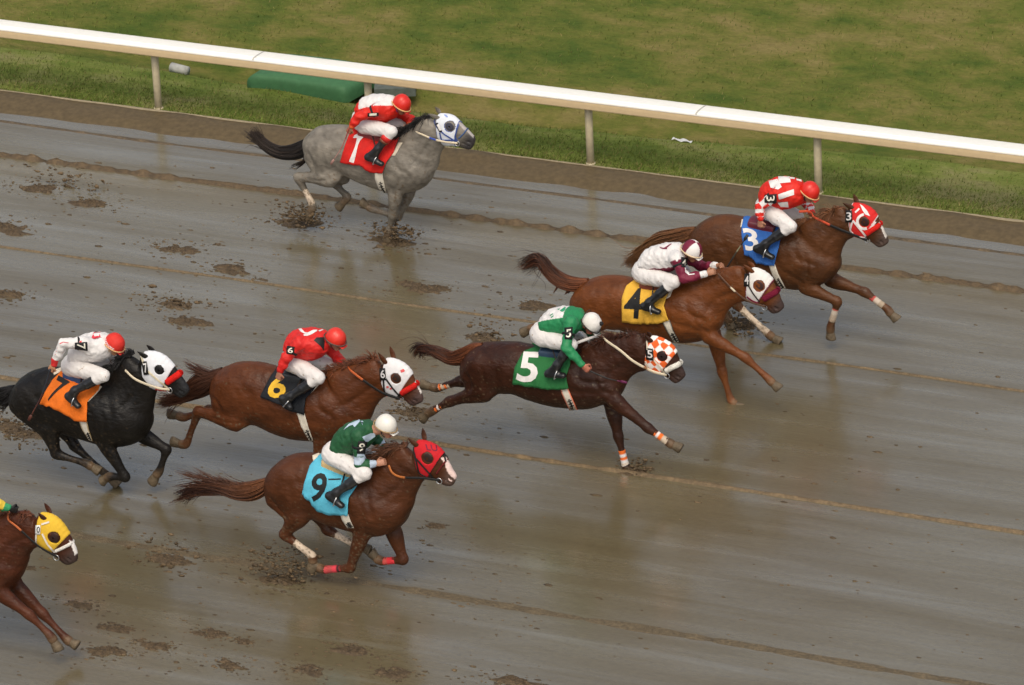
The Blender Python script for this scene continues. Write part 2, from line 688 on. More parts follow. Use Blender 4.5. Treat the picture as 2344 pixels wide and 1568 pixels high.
# real blades over the turf, thickest along the kerb
rg = np.random.default_rng(3)
nb = 62000
bx = rg.uniform(-15, 9, nb)
by = np.where(rg.uniform(size=nb) < .45, 5.10 + np.abs(rg.normal(0, .5, nb)), rg.uniform(5.1, 14.0, nb))
bz = np.array([turf_z(x_, y_) if y_ > 5.2 else .085 for x_, y_ in zip(bx, by)])
hh = rg.uniform(.02, .055, nb) * np.where(by < 5.25, 1.15, 1)
an = rg.uniform(0, math.pi, nb)
wd = rg.uniform(.004, .009, nb)
lx, ly = rg.normal(.4, .5, nb) * hh, rg.normal(0, .5, nb) * hh
A_ = np.stack([bx - np.cos(an) * wd, by - np.sin(an) * wd, bz - .01], 1)
B_ = np.stack([bx + np.cos(an) * wd, by + np.sin(an) * wd, bz - .01], 1)
C_ = np.stack([bx + lx, by + ly, bz + hh], 1)
V_ = np.stack([A_, B_, C_], 1).reshape(-1, 3)
gt = rg.uniform(.7, 1.35, nb)[:, None] * np.where((rg.uniform(size=nb) < .22)[:, None], np.array([[.20, .17, .065]]), np.array([[.112, .148, .028]]))
o = mk("grass_blades", V_, np.arange(nb * 3).reshape(-1, 3), attrmat("grass blade", rough=.8, spec=.15, vary=.2, vscale=3, bump=0), None, np.repeat(gt, 3, 0), smooth=False)
tag(o, "short uneven grass blades covering the verge and the infield slope", "grass", kind="stuff")

# running rail: bent cover with a hanging face, posts beneath
rail = empty("rail_fence", (0, 5.15, .08))
tag(rail, "white plastic running rail with a broad sloping top and slim posts along the track edge", "fence")
M_RAIL = plain("white rail plastic", (.86, .83, .76), .35, .45, vary=.03, bump=.03, bscale=3)
M_FACE = plain("cream rail face shaded", (.58, .44, .26), .4, .4, vary=.04, bump=.03, bscale=3)  # cream tone also paints in the front's shade and warm light
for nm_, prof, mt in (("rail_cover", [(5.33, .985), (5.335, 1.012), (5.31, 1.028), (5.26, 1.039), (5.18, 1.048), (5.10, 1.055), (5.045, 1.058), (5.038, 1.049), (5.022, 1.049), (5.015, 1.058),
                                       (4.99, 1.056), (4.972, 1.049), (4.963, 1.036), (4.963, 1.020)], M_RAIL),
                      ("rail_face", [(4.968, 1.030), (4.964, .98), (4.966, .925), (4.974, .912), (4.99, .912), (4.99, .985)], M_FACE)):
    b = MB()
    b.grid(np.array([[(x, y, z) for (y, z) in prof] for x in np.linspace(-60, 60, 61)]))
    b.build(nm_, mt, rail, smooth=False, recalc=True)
for k_ in range(-9, 10):
    b = MB()
    x_ = .42 + 6.24 * k_
    pr_ = [(5.337, 1.013), (5.311, 1.030), (5.26, 1.041), (5.18, 1.050), (5.10, 1.057), (5.045, 1.060), (4.99, 1.058), (4.971, 1.051), (4.961, 1.037)]
    b.grid(np.array([[(x, y, z) for (y, z) in pr_] for x in (x_ - .012, x_ + .012)]))
    b.build("rail_joint", plain("joint seam", (.45, .43, .38), .5, .3), rail, smooth=False, recalc=True)
M_POST = plain("painted post", (.48, .41, .27), .5, .4, vary=.12, bump=.1, bscale=8)
for i in range(-14, 20):
    x = -7.39 + 3.12 * i
    b = MB()
    b.tube([(x, 5.17, .0), (x, 5.17, .5), (x, 5.17, .99)], .05, 14)
    b.build("post", M_POST, rail)
    b = MB()
    b.tube([(x, 5.17, .075), (x, 5.17, .10)], .065, 14)
    b.build("post_collar", M_POST, rail)

# green padded cover lying over the ditch
gz = .10
c_ = [on_ground(p, gz) for p in ((566, 198), (640, 204), (720, 216), (792, 228), (829, 208), (880, 176), (780, 158), (650, 142))]
cen = np.mean(c_, 0)
vs, fs = [], []
rings = [(1.0, gz - .06), (1.0, gz + .06), (.985, gz + .11), (.95, gz + .145), (.88, gz + .165), (.5, gz + .18)]
dense = resample(c_ + [c_[0]], 65)[:-1]
for s, z in rings:
    for p in dense:
        q = cen + (p - cen) * s
        vs.append((q[0], q[1], z + .012 * noise.noise(Vector((q[0] * 4, q[1] * 4, 2)))))
n = len(dense)
for r in range(len(rings) - 1):
    for k in range(n):
        fs.append((r * n + k, r * n + (k + 1) % n, (r + 1) * n + (k + 1) % n, (r + 1) * n + k))
fs.append(tuple(range((len(rings) - 1) * n, len(rings) * n)))
pad = mk("ground_cover_pad", vs, fs, plain("green vinyl", (.045, .135, .054), .65, .35, vary=.1, bump=.15, bscale=6))
tag(pad, "green vinyl covered pad lying flat on the grass behind the rail", "pad")
# pale concrete drain end in the ditch
p = on_ground((408, 165), .02)
b = MB()
b.tube([(p[0] - .10, p[1], .08), (p[0] + .16, p[1] - .02, .06)], [.068, .064], 14)
dr = b.build("drain_pipe", plain("pale concrete", (.34, .34, .31), .8, .2, vary=.2))
tag(dr, "pale stub of concrete drain pipe in the ditch near the left post", "pipe")
p = on_ground((905, 206), .1)
b = MB()
b.box((p[0], p[1], .12), (.55, .30, .12), R=Matrix.Rotation(.4, 3, 'Z'))
sl = b.build("concrete_slab", plain("grey concrete", (.10, .115, .10), .8, .2, vary=.2), smooth=False)
tag(sl, "grey concrete slab beside the green pad behind the grey horse", "slab")
p = on_ground((1560, 320), .09)
b = MB()
b.grid(np.array([[(p[0] + i * .045 - .13, p[1] + j * .035 - .03 + .01 * math.sin(i), turf_z(p[0], p[1]) + .02 + .014 * math.sin(i * 1.7 + j)) for j in range(3)] for i in range(7)]))
pp = b.build("paper_scrap", plain("white paper", (.6, .6, .58), .7, .2))
tag(pp, "small scrap of white paper lying on the verge beyond the rail", "litter")

# ------------------------------------------------------------------ horses
TILT = np.array([CF_[0] / CF_[1], CF_[2] / CF_[1]])


def station(cr, pq, y, b):
    p, q = on_plane(PX(cr, pq[0]), y), on_plane(PX(cr, pq[1]), y)
    c = (p + q) / 2
    d = (p - q)[[0, 2]]
    h = np.linalg.norm(d) / 2
    nrm = d / (2 * h + 1e-9)
    a2 = h * h - (b * abs(nrm @ TILT)) ** 2
    return c, math.sqrt(max(a2, (.62 * h) ** 2)), b


def surf_line(cr, pts, bvhs, y, off=.006, n=24):
    P = resample([PX(cr, p) for p in pts], n)
    out = []
    for p in P:
        h = hit(p, bvhs, y)
        out.append(np.r_[h[0] + h[1] * off, h[1]])
    out = np.array(out)
    for _ in range(2):
        out[1:-1] = .5 * out[1:-1] + .25 * (out[:-2] + out[2:])
    return out[:, :3], out[:, 3:]


def mirror(P, y):
    Q = np.array(P, float).copy()
    Q[..., 1] = 2 * y - Q[..., 1]
    return Q


def strap(mb, P, N, w, t=.006, col=None):
    """flat strap along points P lying on a surface with normals N"""
    T = np.gradient(P, axis=0)
    T /= np.linalg.norm(T, axis=1)[:, None] + 1e-9
    S = np.cross(T, N)
    S /= np.linalg.norm(S, axis=1)[:, None] + 1e-9
    m = len(P)
    w = np.broadcast_to(np.asarray(w, float), (m,))[:, None]
    vs = np.vstack([P + S * w / 2 - N * t, P + S * w / 2 + N * t, P - S * w / 2 + N * t, P - S * w / 2 - N * t])
    fs = []
    for i in range(m - 1):
        for a in range(4):
            bq = (a + 1) % 4
            fs.append((a * m + i, bq * m + i, bq * m + i + 1, a * m + i + 1))
    fs.append((0, m, 2 * m, 3 * m))
    fs.append((m - 1, 4 * m - 1, 3 * m - 1, 2 * m - 1))
    mb.add(vs, fs, col)


def surf_patch(cr, left, right, bvhs, y, nu=14, nv=5, off=.006):
    """grid on a surface between two traced edges"""
    L_, R_ = resample([PX(cr, p) for p in left], nu), resample([PX(cr, p) for p in right], nu)
    G, N = np.zeros((nu, nv, 3)), np.zeros((nu, nv, 3))
    for i in range(nu):
        for j in range(nv):
            t = j / (nv - 1)
            h = hit(L_[i] * (1 - t) + R_[i] * t, bvhs, y)
            G[i, j], N[i, j] = h[0] + h[1] * off, h[1]
    return G, N


def smooth_grid(G, it=2, w=.5):
    for _ in range(it):
        H_ = G.copy()
        H_[1:-1, 1:-1] = (1 - w) * G[1:-1, 1:-1] + w * .25 * (G[:-2, 1:-1] + G[2:, 1:-1] + G[1:-1, :-2] + G[1:-1, 2:])
        G = H_
    return G


def grid_normals(G):
    du, dv = np.gradient(G, axis=0), np.gradient(G, axis=1)
    n = np.cross(du, dv)
    n /= np.linalg.norm(n, axis=2)[..., None] + 1e-9
    flip = (n @ (CAM - G.mean((0, 1)))) < 0
    n[flip] *= -1
    return n


def decal(name, cr, polys, bvhs, y, mat, parent, off=.004, step=6.0, thick=.0015):
    """flat shapes (lists of traced points) laid on a surface as a thin sheet"""
    bm = bmesh.new()
    for poly in polys:
        tri = tessellate_polygon([[Vector((p[0], p[1], 0)) for p in poly]])
        vs = [bm.verts.new((p[0], p[1], 0)) for p in poly]
        for t in tri:
            try:
                bm.faces.new([vs[i] for i in t])
            except ValueError:
                pass
    finish_decal(bm, step)
    return drape(name, bm, lambda u, v: PX(cr, (u, v)), bvhs, y, mat, parent, off)


def finish_decal(bm, step):
    for _ in range(5):
        es = [e for e in bm.edges if e.calc_length() > step]
        if not es:
            break
        bmesh.ops.subdivide_edges(bm, edges=es, cuts=1)
        bmesh.ops.triangulate(bm, faces=bm.faces)


def drape(name, bm, fpx, bvhs, y, mat, parent, off):
    bm.verts.ensure_lookup_table()
    vs = []
    for v in bm.verts:
        h = hit(fpx(v.co.x, v.co.y), bvhs, y)
        vs.append(h[0] + h[1] * off)
    fs = [[v.index for v in f.verts] for f in bm.faces]
    bm.free()
    return mk(name, vs, fs, mat, parent, smooth=True)


def glyph_bm(ch, fat=.018):
    cu = bpy.data.curves.new("glyph", 'FONT')
    cu.body = ch
    cu.offset = fat
    cu.resolution_u = 3
    ob = bpy.data.objects.new("glyph", cu)
    COL.objects.link(ob)
    dg = bpy.context.evaluated_depsgraph_get()
    me = bpy.data.meshes.new_from_object(ob.evaluated_get(dg))
    bm = bmesh.new()
    bm.from_mesh(me)
    bpy.data.objects.remove(ob)
    bpy.data.curves.remove(cu)
    bpy.data.meshes.remove(me)
    xs, ys = [v.co.x for v in bm.verts], [v.co.y for v in bm.verts]
    for v in bm.verts:
        v.co.x = (v.co.x - min(xs)) / (max(xs) - min(xs))
        v.co.y = 1 - (v.co.y - min(ys)) / (max(ys) - min(ys))
        v.co.z = 0
    bmesh.ops.triangulate(bm, faces=bm.faces)
    return bm


def number_on(name, ch, cr, quad, bvhs, y, mat, parent, off=.006, fat=.022, step=.12):
    """quad: traced TL, TR, BR, BL corners"""
    bm = glyph_bm(ch, fat)
    finish_decal(bm, step)
    q = [np.array(p, float) for p in quad]

    def f(u, v):
        p = (q[0] * (1 - u) + q[1] * u) * (1 - v) + (q[3] * (1 - u) + q[2] * u) * v
        return PX(cr, p)
    return drape(name, bm, f, bvhs, y, mat, parent, off)


def hoof_mesh(Cc, T, name, parent, col=None):
    """horn hoof from coronet Cc towards toe T"""
    d = T - Cc
    L = max(np.linalg.norm(d), .07)
    d = d / np.linalg.norm(d)
    f = np.array([d[2], 0, -d[0]])                     # roughly the front of the hoof
    if f[0] < 0 and abs(d[2]) > .3:
        f = -f
    l = np.array([0, 1, 0])
    b = MB()
    vs = []
    R = [(-.012, .034, .0), (.0, .043, .0), (.02, .046, .004), (.06, .054, .010), (L * .5 + .045, .060, .016), (L * .5 + .055, .055, .016)]
    n = 14
    for t, r, s in R:
        for k in range(n):
            a = 2 * math.pi * k / n
            vs.append(Cc + d * t + f * (r * 1.08 * math.cos(a) + s) + l * r * .95 * math.sin(a))
    fs = [(i * n + k, i * n + (k + 1) % n, (i + 1) * n + (k + 1) % n, (i + 1) * n + k) for i in range(len(R) - 1) for k in range(n)]
    fs.append(tuple(range((len(R) - 1) * n, len(R) * n)))
    b.add(vs, fs)
    return b.build(name, M_HORN, parent, recalc=True)


def ear_mesh(base, tip, side, mat_col, parent):
    b = MB()
    ax = tip - base
    L = np.linalg.norm(ax)
    ax /= L
    lat = np.array([0, 1.0, 0])
    s = np.cross(ax, lat)
    s /= np.linalg.norm(s)
    prof = [(-.12, .020), (.05, .026), (.25, .032), (.5, .030), (.72, .021), (.9, .010), (1.0, .002)]
    n = 10
    vs, cs = [], []
    for t, r in prof:
        for k in range(n):
            a = 2 * math.pi * k / n
            c, sn = math.cos(a), math.sin(a)
            cup = -.35 * r * max(0, -sn * side) if t > .1 else 0
            vs.append(base + ax * (t * L) + s * (r * c) + lat * (side * .12 * L * t + (.55 * r * sn + cup * -side)))
            cs.append(np.asarray(mat_col) * (.75 + .25 * (1 - t)))
    fs = [(i * n + k, i * n + (k + 1) % n, (i + 1) * n + (k + 1) % n, (i + 1) * n + k) for i in range(len(prof) - 1) for k in range(n)]
    b.add(vs, fs, np.array(cs))
    return b.build("ear", M_COAT, parent, usecol=True, recalc=True)


def strand_mesh(paths, rads, cols, nseg=9):
    """many thin tapering locks as one mesh; a lock is a 3-sided tube"""
    V, F, Cc = [], [], []
    n = 0
    for P, r, c in zip(paths, rads, cols):
        P = np.asarray(P)
        m = len(P)
        T = np.gradient(P, axis=0)
        T /= np.linalg.norm(T, axis=1)[:, None] + 1e-9
        S = np.cross(T, (0.25, 1, .2))
        S /= np.linalg.norm(S, axis=1)[:, None] + 1e-9
        W = np.cross(S, T)
        for k in range(3):
            a = 2 * math.pi * k / 3
            V.append(P + r[:, None] * (math.cos(a) * S + math.sin(a) * W))
            Cc.append(c)
        for i in range(m - 1):
            for k in range(3):
                a_, b_ = n + k * m + i, n + ((k + 1) % 3) * m + i
                F.append((a_, b_, b_ + 1, a_ + 1))
        n += 3 * m
    return np.vstack(V), F, np.vstack(Cc)


def build_tail(H, root, y):
    cr = H['cr']
    pts = [np.array([*on_plane(PX(cr, p), y), w]) for p, w in H['tail']]
    D = np.array(catmull(pts, 6))
    m = len(D)
    sc = np.linalg.norm(on_plane(PX(cr, (100, 0)), y) - on_plane(PX(cr, (0, 0)), y)) / 100
    T = np.gradient(D[:, :3], axis=0)
    T /= np.linalg.norm(T, axis=1)[:, None] + 1e-9
    S = np.cross(T, (0, 1, 0))
    c0, c1 = np.array(H['tailc'][0]), np.array(H['tailc'][1])
    paths, rads, cols = [], [], []
    u = np.linspace(0, 1, m)
    for i in range(int(H.get('tailn', 150) * 2.6)):
        a = rng.uniform(0, 2 * math.pi)
        r = math.sqrt(rng.uniform(0, 1))
        w1, w2 = r * math.cos(a), r * math.sin(a)
        frac = rng.uniform(.45, 1.0) if i % 4 else rng.uniform(.85, 1.0)
        mm = max(5, int(m * frac))
        start = 0 if i % 5 else int(rng.uniform(0, m * .25))
        idx = np.linspace(start, max(mm - 1, start + 4), max(mm - start, 5))
        B = np.stack([np.interp(idx, np.arange(m), D[:, k]) for k in range(4)], 1)
        SS = np.stack([np.interp(idx, np.arange(m), S[:, k]) for k in range(3)], 1)
        uu = idx / (m - 1)
        ph = rng.uniform(0, 6.28)
        wig = .018 * np.sin(uu * rng.uniform(5, 11) + ph) * uu
        flare = rng.normal(0, 2.6 if i % 9 == 0 else .8) * np.maximum(uu - .55, 0) ** 1.4 * .22
        off = (B[:, 3] * sc * w1) + wig + flare
        lat = B[:, 3] * sc * .75 * w2 + .015 * np.cos(uu * 7 + ph) * uu
        P = B[:, :3] + SS * off[:, None] + np.array([0, 1, 0]) * lat[:, None]
        tt = np.linspace(0, 1, len(P))
        rr = .0056 * rng.uniform(.6, 1.3) * (1 - tt ** 2.2) + .0012
        paths.append(P)
        rads.append(rr)
        k = np.clip(uu * 1.2 + rng.normal(0, .18), 0, 1)[:, None]
        cols.append((c0 * (1 - k) + c1 * k) * rng.uniform(.82, 1.18))
    for line in H.get('wisps', []):
        L_ = np.array(catmull([on_plane(PX(cr, p), y) for p in line], 6))
        q = np.linspace(0, 1, len(L_))
        for i in range(26):
            o1, o2 = rng.normal(0, .020, 2)
            fr = rng.uniform(.75, 1.12)
            P = L_[0] + (L_ - L_[0]) * fr
            P = P + np.array([1, 0, 1]) * (o1 * (1 - .55 * q) + .014 * np.sin(q * rng.uniform(3, 8) + i) * q)[:, None] * np.array([.3, 0, 1]) + np.array([0, 1, 0]) * (o2 + .02 * q * rng.normal())[:, None]
            paths.append(P)
            rads.append(.0050 * rng.uniform(.6, 1.2) * (1 - q ** 1.8) + .001)
            cols.append(np.tile((c0 * .4 + c1 * .6) * rng.uniform(.8, 1.2), (len(P), 1)))
    v, f, c = strand_mesh(paths, rads, cols)
    mb = MB()
    mb.add(v, f, c)
    # fleshy dock inside the hair
    k = max(4, m // 3)
    mb.tube(D[:k, :3], D[:k, 3] * sc * np.linspace(.75, .35, k), 10, c0 * .8)
    return mb.build("tail", M_HAIR, root, usecol=True)


def build_mane(H, root, y, crest, bv):
    """crest: world points from poll to withers"""
    D = resample(crest, 60)
    base = np.array(H['manec'])
    flow = np.array(H.get('flow', (-1.0, 0, .25)), float)
    Lm = H.get('manel', .15)
    paths, rads, cols = [], [], []
    for i in range(int(H.get('manen', 300) * 1.8)):
        t = rng.uniform(0, 1)
        p = np.array([np.interp(t * 59, np.arange(60), D[:, k]) for k in range(3)])
        cl = math.floor(t * 17)
        cr_ = np.random.default_rng(cl + int(abs(y) * 10))
        dirv = flow + cr_.normal(0, .38, 3) * (1, .7, .8) + rng.normal(0, .22, 3)
        dirv /= np.linalg.norm(dirv)
        L = Lm * cr_.uniform(.55, 1.25) * rng.uniform(.7, 1.2) * (1 if t > .08 else .8)
        s = np.linspace(0, 1, 7)[:, None]
        sidey = rng.choice([-1, -1, 1]) * rng.uniform(.01, .05)
        start = p + np.array([0, rng.normal(0, .013), -.012])
        P = start + dirv * L * s + np.array([0, sidey, -H.get('droop', .05)]) * s ** 2 + np.array([0, 0, .02]) * np.sin(s * 3)
        paths.append(P)
        tt = s[:, 0]
        rads.append(.0050 * rng.uniform(.6, 1.3) * (1 - tt ** 2) + .0012)
        cols.append(np.tile(base * rng.uniform(.55, 1.5), (7, 1)))
    v, f, c = strand_mesh(paths, rads, cols)
    mb = MB()
    mb.add(v, f, c)
    return mb.build("mane", M_HAIR, root, usecol=True)


def build_horse(key, H):
    cr, y = H['cr'], H['Y']
    P_ = lambda p, dy=0.0: on_plane(PX(cr, p), y + dy)
    F = Field(.0125)
    HB = Field(.009)                     # head alone, for the hood
    nt = len(H['torso'])
    bt = np.interp(np.linspace(0, 1, nt), [0, .12, .3, .5, .7, .86, 1], [.15, .235, .255, .26, .27, .245, .16]) * H.get('wide', 1.0)
    tors = [station(cr, pq, y, b) for pq, b in zip(H['torso'], bt)]
    F.chain(tors, k=.03, n=4, cap=.7)
    nn = len(H['neck'])
    bn = np.interp(np.linspace(0, 1, nn), [0, .35, .7, 1], [.165, .115, .088, .078])
    neck = [station(cr, pq, y, b) for pq, b in zip(H['neck'], bn)]
    F.chain(neck, k=.05, n=4, cap=.5)
    nh = len(H['head'])
    bh = np.interp(np.linspace(0, 1, nh), [0, .25, .5, .75, 1], [.082, .10, .078, .058, .047])
    head = [station(cr, pq, y, b) for pq, b in zip(H['head'], bh)]
    for Q in (F, HB):
        Q.chain(head, k=.02, n=4, cap=.75)
        # cheek plates, brow bones
        ck = head[1][0] * .72 + head[2][0] * .28 + np.array([0, 0, -head[1][1] * .32])
        for s in (-1, 1):
            Q.seg(ck + (-.02, s * .062, .015), ck + (.03, s * .058, -.02), head[1][1] * .55, head[1][1] * .42, .030, k=.02)
    eye = {}
    for s in (-1, 1):
        e = P_(H['eye'], -.088)
        e = np.array([e[0], y + s * .080, e[2]])
        eye[s] = e
        for Q in (F, HB):
            Q.seg(e + (-.035, 0, .028), e + (.03, 0, .018), .022, .018, .020, k=.03)
    # nostrils and mouth
    tip = head[-1][0]
    hd = head[-1][0] - head[1][0]
    hlen = np.linalg.norm(hd)
    hd /= hlen
    hu = np.array([-hd[2], 0, hd[0]])
    if hu[2] < 0:
        hu = -hu
    for s in (-1, 1):
        F.seg(tip - hd * .045 + hu * .022 + (0, s * .050, 0), tip - hd * .010 + hu * .028 + (0, s * .045, 0), .014, .016, .012, sub=True, k=.01)
        F.seg(tip - hd * .10 - hu * .030 + (0, s * .056, 0), tip + hd * .03 - hu * .022 + (0, s * .040, 0), .006, .006, .010, sub=True, k=.01)
    legs = {}
    for nm in ('NF', 'FF', 'NH', 'FH'):
        s = -1 if nm[0] == 'N' else 1
        fore = nm[1] == 'F'
        ys = (.15, .135, .115, .10, .095, .095) if fore else (.12, .165, .125, .105, .10, .10)
        J = [P_(p, s * d) for p, d in zip(H[nm], ys)]
        legs[nm] = J
        S, E, Kn, Fe, Co, To = J
        if fore:
            F.seg(S, E, .125, .088, .075, .062, k=.035)
            mid = E * .6 + Kn * .4
            F.chain([(E, .092, .07), (mid, .070, .056), (E * .18 + Kn * .82, .045, .042), (Kn, .049, .043),
                     (Kn * .8 + Fe * .2, .034, .032), (Kn * .45 + Fe * .55, .028, .026), (Fe, .037, .034),
                     (Fe * .4 + Co * .6, .031, .031), (Co, .040, .038)], k=.035, n=3, cap=.9)
            # shoulder blade
            top = tors[int(nt * .62)][0] + np.array([0, s * .13, tors[int(nt * .62)][1] * .45])
            F.seg(top, S * .8 + top * .2, .070, .10, .070, .060, k=.02)
            F.seg(S + (.01, -s * .03, -.03), S + (.06, -s * .07, -.06), .085, .07, .055, k=.02)
            # forearm extensor bulge
            F.seg(E * .9 + Kn * .1 + (.02, 0, 0), E * .45 + Kn * .55 + (.012, 0, 0), .058, .035, .05, k=.02)
        else:
            mid = E * .5 + Kn * .5
            F.seg(S, E, .20, .145, .115, .085, k=.05)
            bt_ = tors[0][0] + np.array([.06, s * .10, -.04])
            F.seg(bt_, E * .75 + Kn * .25, .125, .085, .095, .07, k=.04)
            F.chain([(E, .13, .085), (E * .68 + Kn * .32, .098, .070), (E * .35 + Kn * .65, .064, .052), (E * .1 + Kn * .9, .050, .044), (Kn, .052, .043),
                     (Kn * .78 + Fe * .22, .039, .035), (Kn * .4 + Fe * .6, .031, .029), (Fe, .040, .036),
                     (Fe * .4 + Co * .6, .033, .032), (Co, .041, .038)], k=.035, n=3, cap=.9)
            back = Kn - (E * .5 + Fe * .5)
            back /= np.linalg.norm(back) + 1e-9
            F.seg(Kn + back * .038, E * .25 + Kn * .75 + back * .04, .026, .014, .022, .014, k=.025)
            # gluteal mass
            F.seg(tors[1][0] + (.05, s * .13, tors[1][1] * .35), S, .13, .15, .10, k=.04)
    pts, quads = F.mesh(smooth=2)
    nrm = vnormals(pts, quads)
    # muscle groups: grooves between them, soft swellings beside them
    flat2 = pts.copy()
    flat2[:, 1] = 0
    side_ok = np.clip((np.abs(pts[:, 1] - y) - .03) / .05, 0, 1)
    up_ = lambda st, f_: st[0] + np.array([0, 0, st[1] * f_])
    iS, iE = legs['NF'][0], legs['NF'][1]
    hS, hE, hK = legs['NH'][0], legs['NH'][1], legs['NH'][2]
    i6 = int(nt * .62)
    grooves = [([up_(tors[i6 + 1], .8), up_(tors[i6 + 1], .3) + (.05, 0, 0), iS + (.10, 0, .02), iS + (.10, 0, -.10)], .016, .030),
               ([up_(tors[i6], .55), up_(tors[i6], .0) + (.02, 0, 0), iE + (-.03, 0, .10), iE + (-.05, 0, 0)], .013, .034),
               ([iS + (-.02, 0, .12), iS + (.02, 0, -.02), iE + (.04, 0, .06)], .011, .022),
               ([iS + (.10, 0, .08), neck[1][0] + (.05, 0, -.06), neck[2][0] + (.03, 0, -.06), neck[3][0] + (.02, 0, -.07)], .012, .026),
               ([up_(neck[0], .35), up_(neck[1], .42), up_(neck[2], .45)], .007, .03),
               ([up_(tors[2], .35) + (.04, 0, 0), hS + (.22, 0, -.02), hE + (.16, 0, .10)], .016, .045),
               ([up_(tors[0], .4) + (.02, 0, 0), tors[0][0] + (.10, 0, -.06), hE * .6 + hK * .4 + (.0, 0, .02)], .012, .026),
               ([hS + (.02, 0, .06), hS + (.06, 0, -.12), hE + (-.02, 0, .02)], .008, .03),
               ([hE + (.10, 0, .02), hE * .6 + hK * .4 + (.05, 0, .0), hE * .25 + hK * .75], .008, .02)]
    for gi in range(4):
        t_ = tors[3 + gi] if 3 + gi < i6 else None
        if t_ is not None:
            grooves.append(([up_(t_, .35) + (.03, 0, 0), up_(t_, -.75) + (-.06, 0, 0)], .003, .02))
    disp = np.zeros(len(pts))
    for path, dep, wd in grooves:
        path = [np.array([q[0], 0, q[2]]) for q in catmull(path, 5)]
        d_, s_ = closest_chain(flat2, path[:-1], path[1:])
        fade = np.clip(np.minimum(s_, len(path) - 1 - s_) / 2.5, 0, 1)
        w_ = d_ / wd
        disp += fade * side_ok * dep * .85 * (-np.exp(-(w_ / 1.1) ** 2) + .18 * np.exp(-((w_ - 2.4) / 1.1) ** 2))
    mus = np.array([noise.noise(Vector((p[0] * 4.2 + p[2] * 2.5, p[1] * 3.0 + y, p[2] * 5.5 - p[0] * 2.0))) for p in pts])
    mus2 = np.array([noise.noise(Vector((p[0] * 11 + p[2] * 7, p[1] * 8 + y, p[2] * 12 - p[0] * 5))) for p in pts])
    thick = np.clip((pts[:, 2] - .45) / .3, .15, 1)
    disp += thick * (.0075 * mus + .0042 * mus2)
    pts = pts + nrm * disp[:, None]
    nrm = vnormals(pts, quads)
    # --- coat colours: body, darker points, muzzle, socks, mud
    base = np.array(H['coat'], float) * H.get('tone', .46) * ((1, .86, .64) if not H.get('dapple') else (1, 1, 1))
    N1 = fnoise(pts, 3.0, 1)
    N2 = fnoise(pts, 11.0, 2)
    col = np.tile(base, (len(pts), 1)) * (1 + .12 * N1 + .06 * N2)[:, None]
    if H.get('dapple'):
        d = fnoise(pts, 17.0, 5)
        bl = fnoise(pts, 2.2, 8)
        col *= (1 + .28 * np.clip(d, -.6, .6) + .22 * bl)[:, None]
    pl = [p[0] for p in neck]
    belly = np.clip((tors[nt // 2][0][2] - pts[:, 2]) / .3, 0, 1)
    dark = np.array(H['points'], float)
    for nm, J in legs.items():
        J2 = [J[1], J[2], J[3], J[4], J[5]]
        bd, bs = closest_chain(pts, J2[:-1], J2[1:])
        m = (bd < .10) & (bs > .25)
        w = np.clip((bs - .35) / .8, 0, 1) * H.get('legdark', .75) * m
        col = col * (1 - w[:, None]) + dark * w[:, None]
        sk = H.get('socks', {}).get(nm)
        if sk:
            w = (m & (bs + .10 * N2 > sk[0]) & (bs < sk[1])).astype(float) * .92
            col = col * (1 - w[:, None]) + np.array((.62, .50, .38)) * w[:, None]
        w = np.clip((bs - 1.7 + .6 * N2) / .9, 0, 1) * m * .75
        col = col * (1 - w[:, None]) + np.array((.15, .095, .052)) * w[:, None]
    rel = pts - head[0][0]
    hx = head[-1][0] - head[0][0]
    sH = rel @ hx / (hx @ hx)
    near = np.linalg.norm(rel - sH[:, None] * hx, axis=1) < .2
    mz = np.clip((sH - .70) / .22, 0, 1) * near
    col = col * (1 - mz[:, None]) + np.array(H['muzzle'], float) * mz[:, None]
    if H.get('blaze'):
        s0, s1, wd, bc = H['blaze']
        front = nrm @ hu
        w = near & (sH > s0) & (sH < s1) & (np.abs(pts[:, 1] - y) < wd + .01 * N2) & (front > .35)
        col[w] = np.array(bc)
    # mud thrown up onto belly, chest, hind legs
    low = np.clip((1.05 - pts[:, 2]) / .45, 0, 1)
    fl_ = fnoise(pts, 42.0, 11) + .35 * fnoise(pts, 13.0, 12)
    w = np.clip((fl_ + .42 * low - .62) / .12, 0, 1) * H.get('mud', .75) * (sH < .3)
    col = col * (1 - w[:, None]) + np.array((.115, .078, .045)) * w[:, None]
    col = np.clip(col, .003, 1)
    root = empty("racehorse", (float(tors[nt // 2][0][0]), y, 0))
    tag(root, H['label'], "horse", "racehorses galloping along the muddy track")
    bodyo = mk("body", pts, quads, M_COAT, root, col)
    bvh = bvh_of(pts, quads)
    out = dict(root=root, bvh=[bvh], tors=tors, legs=legs, eye=eye, cr=cr, y=y, body=bvh)
    for nm, J in legs.items():
        hoof_mesh(J[4], J[5], "hoof", root)
    for s in (-1, 1):
        b_, t_ = H['ear'][0 if s < 0 else 1]
        ear_mesh(P_(b_, s * .05) * (1, 1, 1), P_(t_, s * .062), s, base * .9, root)
        mb = MB()
        e = eye[s]
        ring = [(math.cos(a) * .020, math.sin(a) * .015) for a in np.linspace(0, 2 * math.pi, 13)[:-1]]
        vs = [e + (0, s * .022, 0)] + [e + (r[0], s * .014, r[1]) for r in ring] + [e + (r[0] * 1.3, -s * .01, r[1] * 1.3) for r in ring]
        n = len(ring)
        fs = [(0, 1 + k, 1 + (k + 1) % n) for k in range(n)] + [(1 + k, 1 + n + k, 1 + n + (k + 1) % n, 1 + (k + 1) % n) for k in range(n)]
        mb.add(vs, fs)
        mb.build("eye", M_EYE, root, recalc=True)
    build_tail(H, root, y)
